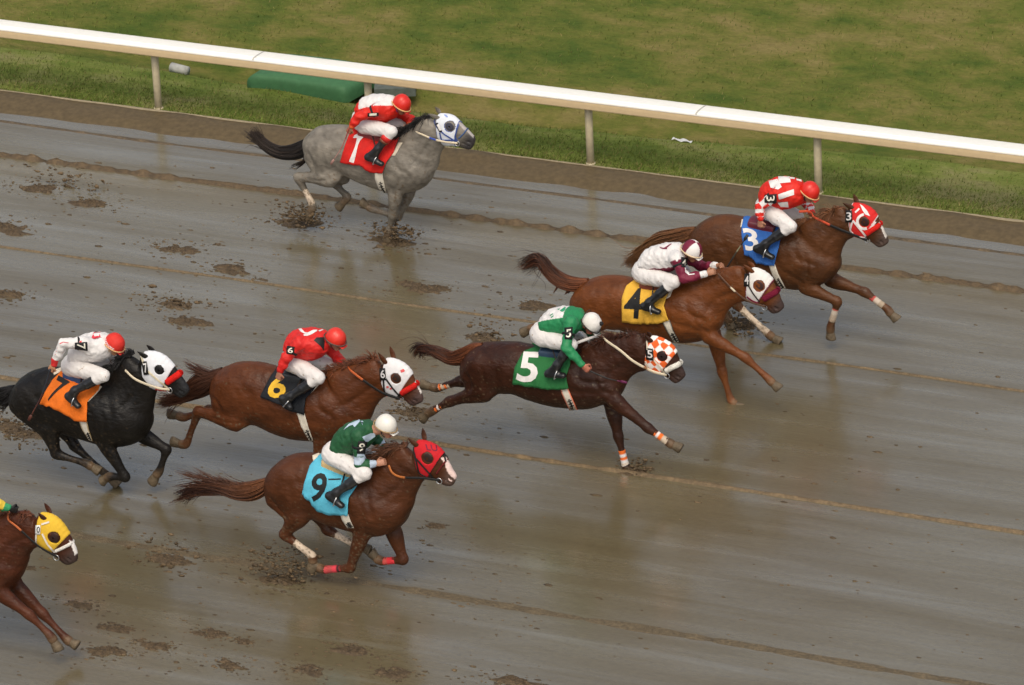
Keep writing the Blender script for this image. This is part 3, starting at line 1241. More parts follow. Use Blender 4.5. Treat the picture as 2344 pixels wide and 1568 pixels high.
    crest = [P_(pq[0]) + (0, 0, -.02) for pq in H['neck'][::-1]]
    build_mane(H, root, y, crest, bvh)

    # --- hood
    if H.get('hood'):
        hc = H['hoodc']
        (r0, r1), (f0, f1) = H['hood']
        HB.prims = [p for p in HB.prims]
        cz = head[1][0]
        clip = []
        for (a, b_) in ((r0, r1), (f0, f1)):
            A, B = P_(a), P_(b_)
            d = (B - A)[[0, 2]]
            nrm2 = np.array([-d[1], d[0]])
            nrm2 /= np.linalg.norm(nrm2)
            inside = (np.array([cz[0], cz[2]]) - A[[0, 2]]) @ nrm2
            if inside > 0:
                nrm2 = -nrm2
            clip.append((np.array([nrm2[0], 0, nrm2[1]]), float(nrm2 @ A[[0, 2]])))
        er = H.get('eyer', .052)
        for s in (-1, 1):
            HB.seg(eye[s] + (0, s * .10, 0), eye[s] + (0, -s * .012, 0), er, er, er, k=.01, sub=True)
        hp, hq = HB.mesh(clip=clip, smooth=1, inflate=.010)
        hcol = np.tile(np.array(hc, float), (len(hp), 1))
        ex = np.linalg.norm((hp - np.where(hp[:, 1:2] < y, eye[-1], eye[1]))[:, [0, 2]], axis=1)
        if H.get('hoodtrim'):
            tc, tw = H['hoodtrim']
            for nn, dd in clip:
                hcol[(hp @ nn - dd) > -tw] = tc
            if H.get('eyetrim'):
                hcol[ex < er + .014] = tc
        if H.get('hoodcheck'):
            A = P_(f0)
            ax = hd
            u = (hp - head[0][0]) @ hd / .075
            v = np.where(np.abs(nrm_y(hp, hq)) > .6, (hp - head[0][0]) @ hu / .075, (hp[:, 1] - y) / .075 + .5)
            m = ((np.floor(u) + np.floor(v)) % 2 == 0)
            hcol[m & (ex > er + .012)] = (.80, .76, .72)
        hood = mk("hood", hp, hq, M_FABRIC, root, hcol)
        hb = bvh_of(hp, hq)
        out['bvh'].append(hb)
        out['hood'] = hb
        out['hoodobj'] = hood
        for nm_, polys, cl in H.get('hoodmarks', []):
            decal(nm_, cr, polys, [hb], y - .1, plain(nm_ + key, cl, .7, .25), hood, off=.004, step=12)
        for tx, quad, cl in H.get('hoodtext', []):
            number_on("lettering", tx, cr, quad, [hb], y - .1, plain("hood lettering " + key, cl, .7, .25), hood, off=.004, fat=.0, step=.3)
        # blinker cups round the eye holes
        for s in (-1, 1):
            mb = MB()
            vs, fs = [], []
            n, m = 16, 5
            for j in range(m):
                a = j / (m - 1) * math.pi * .5
                rr, dep = er * 1.0 * math.cos(a * .82), .011 * math.sin(a)
                for k in range(n):
                    t = 2 * math.pi * k / n
                    vs.append(eye[s] + (rr * math.cos(t), s * (.016 + dep), rr * math.sin(t)))
            fs = [(j * n + k, j * n + (k + 1) % n, (j + 1) * n + (k + 1) % n, (j + 1) * n + k) for j in range(m - 1) for k in range(n)]
            mb.add(vs, fs)
            mb.build("blinker_cup", plain("cup " + key, H.get('cup', (.03, .018, .012)), .7, .25), hood, recalc=True)
    return out


def nrm_y(p, q):
    return vnormals(p, q)[:, 1]


def add_tack(key, H, O):
    cr, y, root, bv = O['cr'], O['y'], O['root'], O['bvh']
    body = [O['body']]
    P_ = lambda p, dy=0.0: on_plane(PX(cr, p), y + dy)
    hb = [b for b in bv]
    C = H.get('cloth')
    O['cloth'] = body
    if C:
        # top edge lies on the spine; side edges and hem traced
        xl, xr = P_(C['top'][0])[0], P_(C['top'][-1])[0]
        nu, nv = 26, 20
        topw = []
        for x in np.linspace(xl, xr, nu):
            loc, nor, i_, d_ = O['body'].ray_cast(Vector((x, y, 4)), Vector((0, 0, -1)), 10)
            topw.append(np.array(loc) if loc is not None else np.array([x, y, 1.4]))
        toppx = np.array([to_px(t) for t in topw])
        hem = resample([PX(cr, p) for p in C['hem']], nu)
        le = resample([toppx[0]] + [PX(cr, p) for p in C['left']] + [hem[0]], nv)
        re = resample([toppx[-1]] + [PX(cr, p) for p in C['right']] + [hem[-1]], nv)
        G = np.zeros((nu, nv, 3))
        for i in range(nu):
            for j in range(nv):
                u, v = i / (nu - 1), j / (nv - 1)
                c = (1 - v) * toppx[i] + v * hem[i] + (1 - u) * le[j] + u * re[j] - \
                    ((1 - u) * (1 - v) * toppx[0] + u * (1 - v) * toppx[-1] + (1 - u) * v * hem[0] + u * v * hem[-1])
                if j == 0:
                    G[i, j] = topw[i] + (0, 0, .012)
                else:
                    h = hit(c, body, y - .15)
                    G[i, j] = h[0] + h[1] * .012
        G = smooth_grid(G, 3)
        for i in range(nu):
            for j in range(nv):
                v = j / (nv - 1)
                wv = noise.noise(Vector((i * .35, j * .12, y))) * .5 + .5 + .35 * noise.noise(Vector((i * .75 + j * .3, j * .25 - i * .1, y + 9)))
                G[i, j, 1] -= .004 + .042 * wv * v ** 1.3
                G[i, j, 2] += .006 * noise.noise(Vector((i * .6, j * .3, y + 4))) * (v > 0)
        # far side mirrors the near side
        far = mirror(G[:, 1:], y)[:, ::-1]
        GG = np.concatenate([far, G], axis=1)
        N = np.cross(np.gradient(GG, axis=0), np.gradient(GG, axis=1))
        N /= np.linalg.norm(N, axis=2)[..., None] + 1e-9
        if N[nu // 2, nv - 1, 2] < 0:
            N = -N
        mb = MB()
        colr = np.tile(np.array(C['color'], float), (GG.shape[0] * GG.shape[1], 1))
        ii, jj = np.meshgrid(np.arange(GG.shape[0]), np.arange(GG.shape[1]), indexing='ij')
        if C.get('trim') is not None:
            m = ((ii <= 0) | (ii >= nu - 1) | (jj <= 0) | (jj >= GG.shape[1] - 1)).ravel()
            colr[m] = C['trim']
        mb.grid(GG, colr, .006, N)
        co = mb.build("saddle_cloth", attrmat("saddle cloth fabric", rough=.75, spec=.2, vary=.16, vscale=7, bump=.6, bscale=14), root, usecol=True, recalc=True)
        O['clothobj'] = co
        cb = bvh_of(mb.v[0][:nu * (2 * nv - 1)], mb.f[:(nu - 1) * (2 * nv - 2)])
        O['cloth'] = [cb, O['body']]
        bv2 = [cb]
        ch, quad, cc = C['num']
        if ch == 'poly':
            decal("number", cr, quad, bv2, y - .2, plain("number " + key, cc, .65, .25, vary=.06), co, off=.004, step=20)
        else:
            number_on("number", ch, cr, quad, bv2, y - .2, plain("number " + key, cc, .65, .25, vary=.06), co, off=.004)
        for nm_, polys, cl in C.get('marks', []):
            decal(nm_, cr, polys, bv2, y - .2, plain(nm_ + key, cl, .65, .25), co, off=.003, step=25)
        # pad edges that peek out from under the cloth
        for pl in C.get('pads', []):
            G2, N2 = surf_patch(cr, pl[0], pl[1], body, y - .1, 10, 5, .010)
            mb = MB()
            mb.grid(G2, None, .012, N2)
            mb.build("saddle_pad", M_CREAM, root, recalc=True)
    g = H.get('girth')
    if g:
        G, N = surf_patch(cr, g[0], g[1], body, y, 18, 5, .009)
        G = smooth_grid(G, 1)
        # carry the band under the chest to the far side
        end = G[-1]
        under = np.array([[(e[0], y, e[2] - .055) for e in end]])
        GG = np.concatenate([G, under, mirror(G[::-1], y)], 0)
        NN = np.concatenate([N, np.tile((0, 0, -1.0), (1, 5, 1)), mirror(N[::-1] + (0, 2 * y - 2 * y, 0), 0)], 0)
        mb = MB()
        cw = np.tile((.66, .60, .50), (GG.shape[0], GG.shape[1], 1)).astype(float)
        if g[2] is not None:
            cw[:, 0] = g[2]
            cw[:, -1] = g[2]
        mb.grid(GG, cw.reshape(-1, 3), .006, NN)
        go = mb.build("girth", M_FABRIC, root, usecol=True, recalc=True)
        gb = bvh_of(mb.v[0], mb.f)
        # dark elastic lacing and buckle near the lower end
        mid = [((np.array(a) + np.array(b_)) / 2) for a, b_ in zip(g[0], g[1])]
        L_ = resample(mid, 21)
        polys = []
        for k in range(12, 20):
            p, q = L_[k], L_[min(k + 1, 20)]
            d = (q - p) / (np.linalg.norm(q - p) + 1e-9)
            n_ = np.array([-d[1], d[0]])
            w = 18 if k % 2 else 7
            polys.append([p - n_ * w, p + n_ * w, p + n_ * w + d * 8, p - n_ * w + d * 8])
            if k > 13:
                polys.append([p - n_ * 5, p + n_ * 5, q + n_ * 5, q - n_ * 5])
        decal("girth_lacing", cr, polys, [gb], y - .2, M_BLACK, go, off=.004, step=20)
    # --- bridle straps on both sides
    def straps(name, lines, mat, w=.020):
        mb = MB()
        for ln in lines:
            Pn, Nn = surf_line(cr, ln, bv, y - .05, .006, 22)
            strap(mb, Pn, Nn, w, .004)
            strap(mb, mirror(Pn, y), mirror(Nn, 0), w, .004)
        return mb.build(name, mat, root, smooth=False, recalc=True)
    B = H.get('bridle')
    if B:
        straps("bridle", B['lines'], plain("bridle " + key, B['color'], .5, .35), B.get('w', .018))
    if H.get('halter'):
        straps("headstall", H['halter'][0], plain("halter " + key, H['halter'][1], .55, .3), H['halter'][2])
    nb = H.get('noseband')
    if nb:
        Pn, Nn = surf_line(cr, nb[0], bv, y - .05, .004, 12)
        mb = MB()
        # over the bridge of the nose, from the near cheek to the far cheek
        far = mirror(Pn[::-1], y)
        top = Pn[-1] * .5 + far[0] * .5 + np.array([.004, 0, .006])
        path = np.vstack([Pn, [top], far])
        path = np.array(catmull(path[::2], 3))
        rr = nb[2] * (1 + .10 * np.array([noise.noise(Vector((i * .9, y, 0))) for i in range(len(path))]))
        mb.tube(path, rr, 12)
        mb.build("noseband", plain("noseband " + key, nb[1], .95, .1, bump=.8, bscale=120), root)
    if H.get('bit'):
        h = hit(PX(cr, H['bit']), bv, y - .05)
        for s in (0, 1):
            mb = MB()
            c = h[0] + h[1] * .012
            if s:
                c = mirror(c, y)
            a = np.linspace(0, 2 * math.pi, 19)
            mb.tube([c + (.032 * math.cos(t), 0, .032 * math.sin(t)) for t in a], .0055, 8, cap=False)
            mb.build("bit_ring", M_METAL, root)
        O['bit'] = h[0] + h[1] * .015
    t = H.get('headnum')
    if t:
        ch, quad, card, ink = t
        bb = bv
        q = [np.array(p, float) for p in quad]
        if card is not None:
            c = sum(q) / 4
            big = [c + (p - c) * f_ for p, f_ in zip(q, (1.45, 1.45, 1.45, 1.45))]
            G, N = surf_patch(cr, [big[0], big[3]], [big[1], big[2]], bb, y - .08, 5, 4, .012)
            mb = MB()
            mb.grid(G, None, .005, N)
            card_o = mb.build("number_tag", plain("tag " + str(card), card, .5, .35), root, recalc=True)
            cb = bvh_of(mb.v[0], mb.f)
            number_on("number", ch, cr, quad, [cb], y - .1, plain("ink " + str(ink), ink, .6, .3), card_o, off=.003, fat=.012, step=.3)
    # --- reins from the bit to the hands
    for ln in H.get('reins', []):
        pts = [np.array([*P_(p, dy)]) for p, dy in ln['pts']]
        D = resample(catmull(pts, 8), 40)
        mb = MB()
        cc = np.array([ln['cols'][min(int(i / 40 * len(ln['cols'])), len(ln['cols']) - 1)] for i in range(40)], float)
        n = 8
        mb.tube(D, ln['r'], n, np.repeat(cc, n, 0), flat=.35)
        mb.build("rein", attrmat("rein rubber", rough=.5, spec=.3, vary=.1), root, usecol=True)
        if ln.get('mirror'):
            mb = MB()
            mb.tube(mirror(D, y), ln['r'], n, np.repeat(cc, n, 0), flat=.35)
            mb.build("rein", attrmat("rein rubber"), root, usecol=True)
    # --- leg bandages
    for nm, s0, s1, stripes in H.get('bandages', []):
        J = O['legs'][nm]
        A, B_ = J[2], J[3]
        ts = np.linspace(s0, s1, 15)
        pts = []
        for t_ in ts:
            pts.append(A + (B_ - A) * t_ if t_ <= 1 else B_ + (J[4] - B_) * (t_ - 1))
        mb = MB()
        n = 12
        cc = np.array([stripes[min(int((i / 15) * len(stripes)), len(stripes) - 1)] for i in range(15)], float)
        rad = [.040 + .006 * math.exp(-((t_ - 1.0) / .2) ** 2) + .0015 * math.sin(i * 2.2) for i, t_ in enumerate(ts)]
        mb.tube(pts, rad, n, np.repeat(cc, n, 0))
        mb.build("leg_bandage", M_FABRIC, root, usecol=True)
    # --- saddle with stirrups
    if H.get('saddle'):
        sp, sc_ = H['saddle']
        f = Field(.009)
        for a, b_ in zip(sp[:-1], sp[1:]):
            pa, pb = P_(a), P_(b_)
            za = O['body'].ray_cast(Vector((pa[0], y, 4)), Vector((0, 0, -1)), 10)[0]
            zb = O['body'].ray_cast(Vector((pb[0], y, 4)), Vector((0, 0, -1)), 10)[0]
            f.seg((pa[0], y, za[2] + .012), (pb[0], y, zb[2] + .012), .038, .034, .115, .105, k=.03)
            f.seg((pa[0], y - .105, za[2] - .045), (pb[0], y - .105, zb[2] - .045), .075, .07, .028, .028, k=.03)
            f.seg((pa[0], y + .105, za[2] - .045), (pb[0], y + .105, zb[2] - .045), .075, .07, .028, .028, k=.03)
        sp_, sq_ = f.mesh(smooth=1)
        mk("saddle", sp_, sq_, plain("saddle " + key, sc_, .4, .45), root)

# ------------------------------------------------------------------ jockeys
def unit(v):
    v = np.asarray(v, float)
    return v / (np.linalg.norm(v) + 1e-9)


def hand_prims(F, W, Hn, inward, k=.006):
    """palm, four curled fingers of unequal length and a thumb from the side of the palm; W wrist, Hn knuckles"""
    d = unit(Hn - W)
    n = unit(inward - d * (inward @ d))                # palm faces this way
    l = np.cross(d, n)
    F.seg(W - d * .01, W + d * .035, .020, .022, .027, .032, k=.01, lat=l)
    F.seg(W + d * .030, W + d * .082, .018, .017, .036, .040, k=.01, lat=l)
    for o, ln in ((-.030, .86), (-.010, 1.0), (.011, .95), (.031, .78)):
        a = W + d * (.086 - abs(o) * .15) + l * o
        b = a + unit(d * .55 + n * .85) * .038 * ln
        c = b + unit(-d * .45 + n * .75) * .026 * ln
        e = c + unit(-d * .95 - n * .15) * .020 * ln
        F.seg(a, b, .0100, .0092, k=.003)
        F.seg(b, c, .0092, .0085, k=.003)
        F.seg(c, e, .0085, .0075, k=.003)
    t0 = W + d * .030 + l * .034
    t1 = t0 + unit(d * .6 + l * .55 + n * .5) * .036
    t2 = t1 + unit(d * .7 - l * .35 + n * .6) * .030
    F.seg(t0, t1, .0125, .0105, k=.008)
    F.seg(t1, t2, .0105, .0085, k=.003)


def build_jockey(key, J):
    cr, y = J['cr'], J['Y']
    P_ = lambda p, dy=0.0: on_plane(PX(cr, p), y + dy)
    tn = len(J['torso'])
    tb = np.interp(np.linspace(0, 1, tn), [0, .35, .75, 1], [.145, .150, .178, .150])
    tor = [station(cr, pq, y, b) for pq, b in zip(J['torso'], tb)]
    pel = P_(J['pelvis'])
    arms = {}
    for s, nm in ((-1, 'near'), (1, 'far')):
        spec = J['arm_' + nm]
        arms[s] = [P_(p, dy) for p, dy in spec]
    hipN, kneeN, ankN, heelN, toeN = [P_(p, dy) for p, dy in zip(J['leg'], (-.10, -.25, -.325, -.335, -.345))]
    kneeF = P_(J['fknee'], .24)
    legs = {-1: (hipN, kneeN, ankN, heelN, toeN)}
    m_ = lambda q: mirror(q, y)
    legs[1] = (m_(hipN), kneeF, m_(ankN) * (1, 1, 1), m_(heelN), m_(toeN))
    hc = P_(J['head'])
    pt = math.radians(J['pitch'])
    yaw = math.radians(J.get('yaw', -8))
    f = np.array([math.cos(pt) * math.cos(yaw), math.cos(pt) * math.sin(yaw), -math.sin(pt)])
    side = unit(np.cross((0, 0, 1), f))
    up = np.cross(f, side)
    sk = hc - up * .018
    F = Field(.0075)
    # trunk and limbs
    F.chain([(c, max(a - .03, .06), b - .025) for c, a, b in tor], k=.03, cap=.4)
    F.seg(pel + (-.02, 0, -.01), pel + (.03, 0, .0), .105, .105, .13, k=.03)
    F.seg(pel, tor[1][0], .095, tor[1][1] * .75, .115, .115, k=.03)
    for s in (-1, 1):
        S, E, W, Hn = arms[s]
        F.seg(tor[-1][0] * .6 + tor[-2][0] * .4 + (0, s * .08, 0), S, .075, .066, k=.05)
        F.seg(S, E, .052, .040, k=.03)
        F.seg(E, E * .5 + W * .5, .040, .038, k=.02)
        F.seg(E * .5 + W * .5, W, .037, .026, k=.02)
        hd_ = unit(Hn - W)
        hand_prims(F, W, W + hd_ * .1, np.array([.15, -s * 1.0, -.35]))
        hp, kn, an, he, to = legs[s]
        F.seg(hp, kn, .092, .060, k=.04)
        F.seg(kn, kn * .55 + an * .45, .056, .050, k=.03)
        F.seg(kn * .6 + an * .4, an, .050, .034, k=.02)
        F.seg(an, he, .030, .030, k=.02)
        F.seg(he, to, .028, .024, k=.02)
    # neck and head with a face
    nb_ = tor[-1][0] + unit(tor[-1][0] - tor[-2][0]) * .03
    F.seg(nb_, sk - up * .06 - f * .02, .062, .054, k=.03)
    F.seg(sk - f * .030, sk + f * .022, .088, .086, .074, .074, k=.02, lat=side)
    F.seg(sk + f * .035 - up * .05, sk + f * .062 - up * .098, .052, .030, .058, .034, k=.03, lat=side)
    F.seg(sk + f * .098 - up * .022, sk + f * .114 - up * .058, .009, .014, .009, .015, k=.012, lat=side)
    F.seg(sk + f * .092 - up * .084, sk + f * .094 - up * .084, .010, .010, .024, .024, k=.012, lat=side)
    for s in (-1, 1):
        F.seg(sk + side * s * .074 - up * .015 - f * .012, sk + side * s * .077 - up * .052 - f * .006, .018, .013, .008, .008, k=.006, lat=side)
        F.seg(sk + f * .082 + side * s * .032 - up * .008, sk + f * .083 + side * s * .034 - up * .008, .016, .016, .018, .018, k=.01, lat=side, sub=True)
    pts, quads = F.mesh(smooth=1)
    sc_ = np.array(J.get('skin', (.40, .205, .125)))
    col = np.tile(sc_, (len(pts), 1))
    fm = np.linalg.norm(pts - (sk + f * .094 - up * .084), axis=1)
    col[fm < .022] = sc_ * (.85, .55, .55)
    col *= (1 + .12 * fnoise(pts, 30, 3))[:, None]
    if J.get('glove'):
        for s in (-1, 1):
            col[np.linalg.norm(pts - arms[s][3], axis=1) < .12] = BLK
    root = empty("person", (float(pel[0]), y, float(pel[2])))
    tag(root, J['label'], "jockey", "jockeys riding the race")
    mk("body", pts, quads, M_SKIN, root, np.clip(col, .01, 1))
    # --- jacket
    A = Field(.0085)
    A.chain([(c, max(a, .07), b) for c, a, b in tor], k=.03, cap=.62)
    A.seg(nb_ - unit(nb_ - tor[-2][0]) * .03, nb_ + unit(nb_ - tor[-2][0]) * .005, .082, .068, k=.04)
    for s in (-1, 1):
        S, E, W, Hn = arms[s]
        A.seg(tor[-1][0] * .6 + tor[-2][0] * .4 + (0, s * .08, 0), S, .092, .080, k=.05)
        A.seg(S, E, .070, .056, k=.04)
        A.seg(E, E * .5 + W * .5, .058, .052, k=.02)
        A.seg(E * .5 + W * .5, W, .051, .036, k=.02, cap=.5)
    jp, jq = A.mesh(smooth=1)
    jn = vnormals(jp, jq)
    # folds: long wrinkles across the sleeve and trunk
    wr_ = np.array([noise.noise(Vector((p[0] * 9 + p[2] * 16, p[1] * 7, p[2] * 10 - p[0] * 14))) for p in jp])
    wr2 = np.array([noise.noise(Vector((p[0] * 26, p[1] * 22 + 5, p[2] * 26))) for p in jp])
    jp = jp + jn * (.010 * wr_ + .0062 * wr2)[:, None]
    # regions
    tc = [t[0] for t in tor]
    dT, sT = closest_chain(jp, tc[:-1], tc[1:])
    tt = sT / (tn - 1)
    axv = unit(tc[-1] - tc[0])
    bk = unit(np.array([-axv[2], 0, axv[0]]))          # outward along the back
    rad = jp - np.array([np.interp(sT, np.arange(tn), [c[k] for c in tc]) for k in range(3)]).T
    phi = np.degrees(np.arctan2(np.abs(rad[:, 1]), rad @ bk))   # 0 on the spine, 180 on the belly
    dA, sA, pA = np.full(len(jp), 9.), np.zeros(len(jp)), np.zeros(len(jp))
    for s in (-1, 1):
        S, E, W, Hn = arms[s]
        d_, s__ = closest_chain(jp, [S, E], [E, W])
        m = d_ < dA
        dA[m], sA[m] = d_[m], s__[m]
        cen_ = np.array([np.interp(s__, [0, 1, 2], [S[k], E[k], W[k]]) for k in range(3)]).T
        pa = np.degrees(np.arctan2((jp - cen_)[:, 2], (jp - cen_)[:, 1] * s))
        pA[m] = pa[m]
    arm = (dA < .085) & ((np.abs(jp[:, 1] - y) > tb[min(tn - 1, 2)] - .01) | (sA > .55))
    jc = J['pattern'](tt, phi, arm, sA, pA, jp, rad)
    jacket = mk("jacket", jp, jq, M_SILK, root, jc)
    jb = bvh_of(jp, jq)
    for nm_, polys, cl in J.get('marks', []):
        decal(nm_, cr, polys, [jb], y - .1, plain("%s %s" % (nm_, key), cl, .55, .3), jacket, off=.004, step=22)
    for tx, quad, cl in J.get('writing', []):
        number_on("lettering", tx, cr, quad, [jb], y - .1, plain("lettering " + key, cl, .55, .3), jacket, off=.004, fat=.0)
    ab = J.get('armband')
    if ab:
        ch, quad, ink = ab
        S, E, W, Hn = arms[-1]
        q = [np.array(p, float) for p in quad]
        c = sum(q) / 4
        G, N = surf_patch(cr, [c + (q[0] - c) * 1.5, c + (q[3] - c) * 1.5], [c + (q[1] - c) * 1.5, c + (q[2] - c) * 1.5], [jb], y - .15, 6, 5, .008)
        mb = MB()
        mb.grid(G, None, .006, N)
        # elastic round the sleeve
        loc = G.mean((0, 1))
        t_ = np.clip((loc - S) @ unit(E - S) / np.linalg.norm(E - S), .25, .85)
        cc = S + (E - S) * t_
        d = unit(E - S)
        u1 = unit(np.cross(d, (0, 1, .2)))
        u2 = np.cross(d, u1)
        rr = .074 - .012 * t_
        mb.tube([cc + rr * (math.cos(a) * u1 + math.sin(a) * u2) for a in np.linspace(0, 2 * math.pi, 25)], .008, 6, flat=1.8, up=d, cap=False)
        band = mb.build("armband", M_BLACK, root, recalc=True)
        bb = bvh_of(mb.v[0], mb.f[:len(mb.f)])if False else bvh_of(mb.v[0], [x for x in mb.f if max(x) < len(mb.v[0])])
        number_on("number", ch, cr, quad, [bb], y - .2, plain("armband ink", (.78, .74, .62), .6, .3), band, off=.004, fat=.012, step=.3)
    # --- breeches
    Bf = Field(.0085)
    pr = J.get('pelr', .125) + .012
    Bf.seg(pel + (-.02, 0, -.01), pel + (.03, 0, .0), pr, pr, .162, k=.05)
    Bf.seg(pel, tor[0][0] * .7 + pel * .3, .125, tor[0][1] * .88, .15, .140, k=.05, cap=.5)
    for s in (-1, 1):
        hp, kn, an, he, to = legs[s]
        Bf.seg(hp, kn, .106, .071, k=.035)
        Bf.seg(hp * .6 + kn * .4 + (0, 0, -.012), hp * .2 + kn * .8 + (0, 0, -.006), .088, .070, k=.03)
        Bf.seg(kn, kn * .72 + an * .28, .069, .064, k=.03, cap=.5)
    bp, bq = Bf.mesh(smooth=1)
    bn_ = vnormals(bp, bq)
    w1 = np.array([noise.noise(Vector((p[0] * 14 + p[2] * 22, p[1] * 9, p[2] * 12 - p[0] * 9))) for p in bp])
    bp = bp + bn_ * (.0055 * w1)[:, None]
    bc_ = np.tile(np.array((.68, .645, .62)), (len(bp), 1))
    sp = fnoise(bp, 34, 9)
    bc_[sp > .62] *= (.62, .52, .42)
    mk("breeches", bp, bq, M_BREECH, root, bc_)
    # --- boots
    for s in (-1, 1):
        hp, kn, an, he, to = legs[s]
        Q = Field(.008)
        t0 = kn * .68 + an * .32
        Q.seg(t0, kn * .4 + an * .6, .061, .055, k=.02, cap=.3)
        Q.seg(kn * .4 + an * .6, an, .055, .043, k=.02)
        Q.seg(he, an, .040, .042, k=.03)
        Q.seg(an, he * .5 + to * .5, .040, .036, k=.04)
        d = unit(to - he)
        Q.seg(he, to, .037, .031, .038, .040, k=.03)
        upv = unit(an - (he * .6 + to * .4))
        Q.seg(he - upv * .030 - d * .012, he - upv * .030 + d * .045, .012, .012, .034, .034, k=.004)
        Q.seg(he - upv * .022 + d * .05, to - upv * .018, .011, .010, .038, .040, k=.006)
        qp, qq = Q.mesh(smooth=1)
        boot = mk("boot", qp, qq, M_BOOT, root)
        if J.get('boot_top'):
            mb = MB()
            a0, b0 = t0 + (kn - an) * .03, t0 * .72 + an * .28
            mb.tube([a0, a0 * .6 + b0 * .4, b0], [.068, .067, .064], 14, J['boot_top'][0])
            c0 = b0 * .78 + an * .22
            mb.tube([b0, c0], [.0635, .061], 14, J['boot_top'][1])
            mb.build("boot_top", attrmat("boot top leather", rough=.5), boot, usecol=True)
        # stirrup iron and leather hang on the horse
        hr = J.get('horse_root')
        if hr is not None:
            mb = MB()
            c = he * .45 + to * .55
            pts_ = []
            for a in np.linspace(-.25 * math.pi, 1.25 * math.pi, 15):
                pts_.append(c + np.array([0, math.cos(a) * .058, 0]) + upv * (math.sin(a) * .062 + .012))
            mb.tube(pts_, .006, 6, up=d)
            bse = c - upv * .036
            mb.tube([bse + (0, -.045, 0), bse + (0, .045, 0)], .009, 6, up=d)
            st = mb.build("stirrup", M_METAL, hr)
            mb = MB()
            topx = kn * .35 + pel * .65
            mb.tube([c + upv * .075, np.array([topx[0], y + s * .15, kn[2] - .10])], .010, 6, flat=.35)
            mb.build("stirrup_leather", M_LEATHER, st)
    # --- helmet
    Hf = Field(.006)
    Hf.seg(hc - f * .012 - up * .01, hc + f * .014 - up * .01, .122, .118, .106, .104, k=.02, lat=side)
    cn = -unit(up - f * .30)
    clip = [(cn, float(cn @ (hc - up * .050 - f * .02)))]
    hp_, hq_ = Hf.mesh(clip=clip, smooth=1)
    hcol = J['helmet'](hp_ - hc, f, up, side)
    cap_o = mk("helmet", hp_, hq_, attrmat("helmet shell", rough=.34 if J.get('gloss', 1) else .65, spec=.5, vary=.05, bump=.08) if J.get('gloss', 1)
               else attrmat("helmet silk", rough=.6, spec=.3, vary=.06, bump=.35, bscale=25), root, hcol)
    Pk = Field(.006)
    pa = hc + f * .105 - up * (.052 - .03)
    Pk.seg(pa - f * .03, pa + f * .040 - up * .014, .010, .007, .078, .056, k=.01, lat=side)
    pp, pq = Pk.mesh(smooth=1)
    pc = J.get('peak')
    mk("peak", pp, pq, attrmat("helmet shell"), cap_o, np.tile(np.array(pc, float), (len(pp), 1)))
    # elastic rim band
    if J.get('pompom'):
        mb = MB()
        mb.tube([hc - f * .012 + f * math.cos(a) * .125 * .55 - f * .05 + side * math.sin(a) * .110 + up * (.055 - .085 * abs(math.sin(a)) ** 3) for a in np.linspace(math.pi * .5, math.pi * 1.5, 17)], .004, 6, cap=False)
        mb.build("cap_elastic", plain("band " + key, J['band'], .6, .3), cap_o)
    mb = MB()
    pts_ = []
    for a in np.linspace(0, 2 * math.pi, 41):
        v = f * math.cos(a) * .1345 + side * math.sin(a) * .109
        pts_.append(hc + v - up * .026 + unit(cn) * 0 + f * .0 - up * (.30 * -math.cos(a) * .0) + up * (.018 * math.cos(a)))
    mb.tube(pts_, .0075, 8, up=up, cap=False)
    mb.build("helmet_band", plain("band " + key, J['band'], .6, .3), cap_o)
    if J.get('pompom'):
        mb = MB()
        c = hc + up * .095 + f * .075
        g = Field(.005)
        g.seg(c, c + up * .004, .024, .024)
        q1, q2 = g.mesh(smooth=0)
        mk("pompom", q1 + vnormals(q1, q2) * (.004 * fnoise(q1, 90, 2))[:, None], q2, M_BLACK, cap_o)
    # --- goggles with strap
    Gg = Field(.005)
    for s in (-1, 1):
        Gg.seg(sk + f * .086 + side * s * .022 - up * .006, sk + f * .076 + side * s * .052 - up * .006, .024, .022, .012, .012, k=.01, lat=f)
    gp, gq = Gg.mesh(smooth=1)
    gg = mk("goggles", gp, gq, M_GOGGLE, root)
    mb = MB()
    for s in (-1, 1):
        mb.tube([sk + f * .070 + side * s * .062 - up * .006, sk + f * .02 + side * s * .086 - up * .004, sk - f * .03 + side * s * .088 + up * .004], .008, 6, flat=.4, up=up)
    mb.build("goggle_strap", plain("goggle strap " + key, J.get('strap', (.02, .02, .02)), .6, .3), gg)
    mb = MB()
    for s in (-1, 1):
        mb.tube([sk + side * s * .084 - up * .02, sk + f * .02 + side * s * .075 - up * .07, sk + f * .045 + side * s * .03 - up * .118, sk + f * .045 - up * .122], .006, 6, flat=.5)
    mb.build("chin_strap", plain("chin strap " + key, J.get('strap', (.02, .02, .02)), .6, .3), cap_o)
    if J.get('collar') is not None:
        mb = MB()
        d = unit(sk - up * .06 - f * .02 - nb_)
        mb.tube([nb_ - d * .005, nb_ + d * .02, nb_ + d * .045], [.082, .074, .066], 16)
        mb.build("collar", plain("collar " + key, J['collar'], .7, .3), jacket)
    return dict(root=root, arms=arms, jb=jb)


def whip(label, pts, r, cols):
    D = resample(catmull(pts, 6), 24)
    mb = MB()
    cc = np.array([cols[min(int(i / 24 * len(cols)), len(cols) - 1)] for i in range(24)], float)
    mb.tube(D, np.linspace(r, r * .55, 24), 8, np.repeat(cc, 8, 0))
    # leather popper at the end
    e, d = D[-1], unit(D[-1] - D[-3])
    mb.tube([e, e + d * .03, e + d * .09], [r * .7, r * 1.8, r * 1.4], 6, cols[-1], flat=.3)
    o = mb.build("riding_whip", attrmat("whip", rough=.5), None, usecol=True)
    tag(o, label, "whip", "whips held by the jockeys")

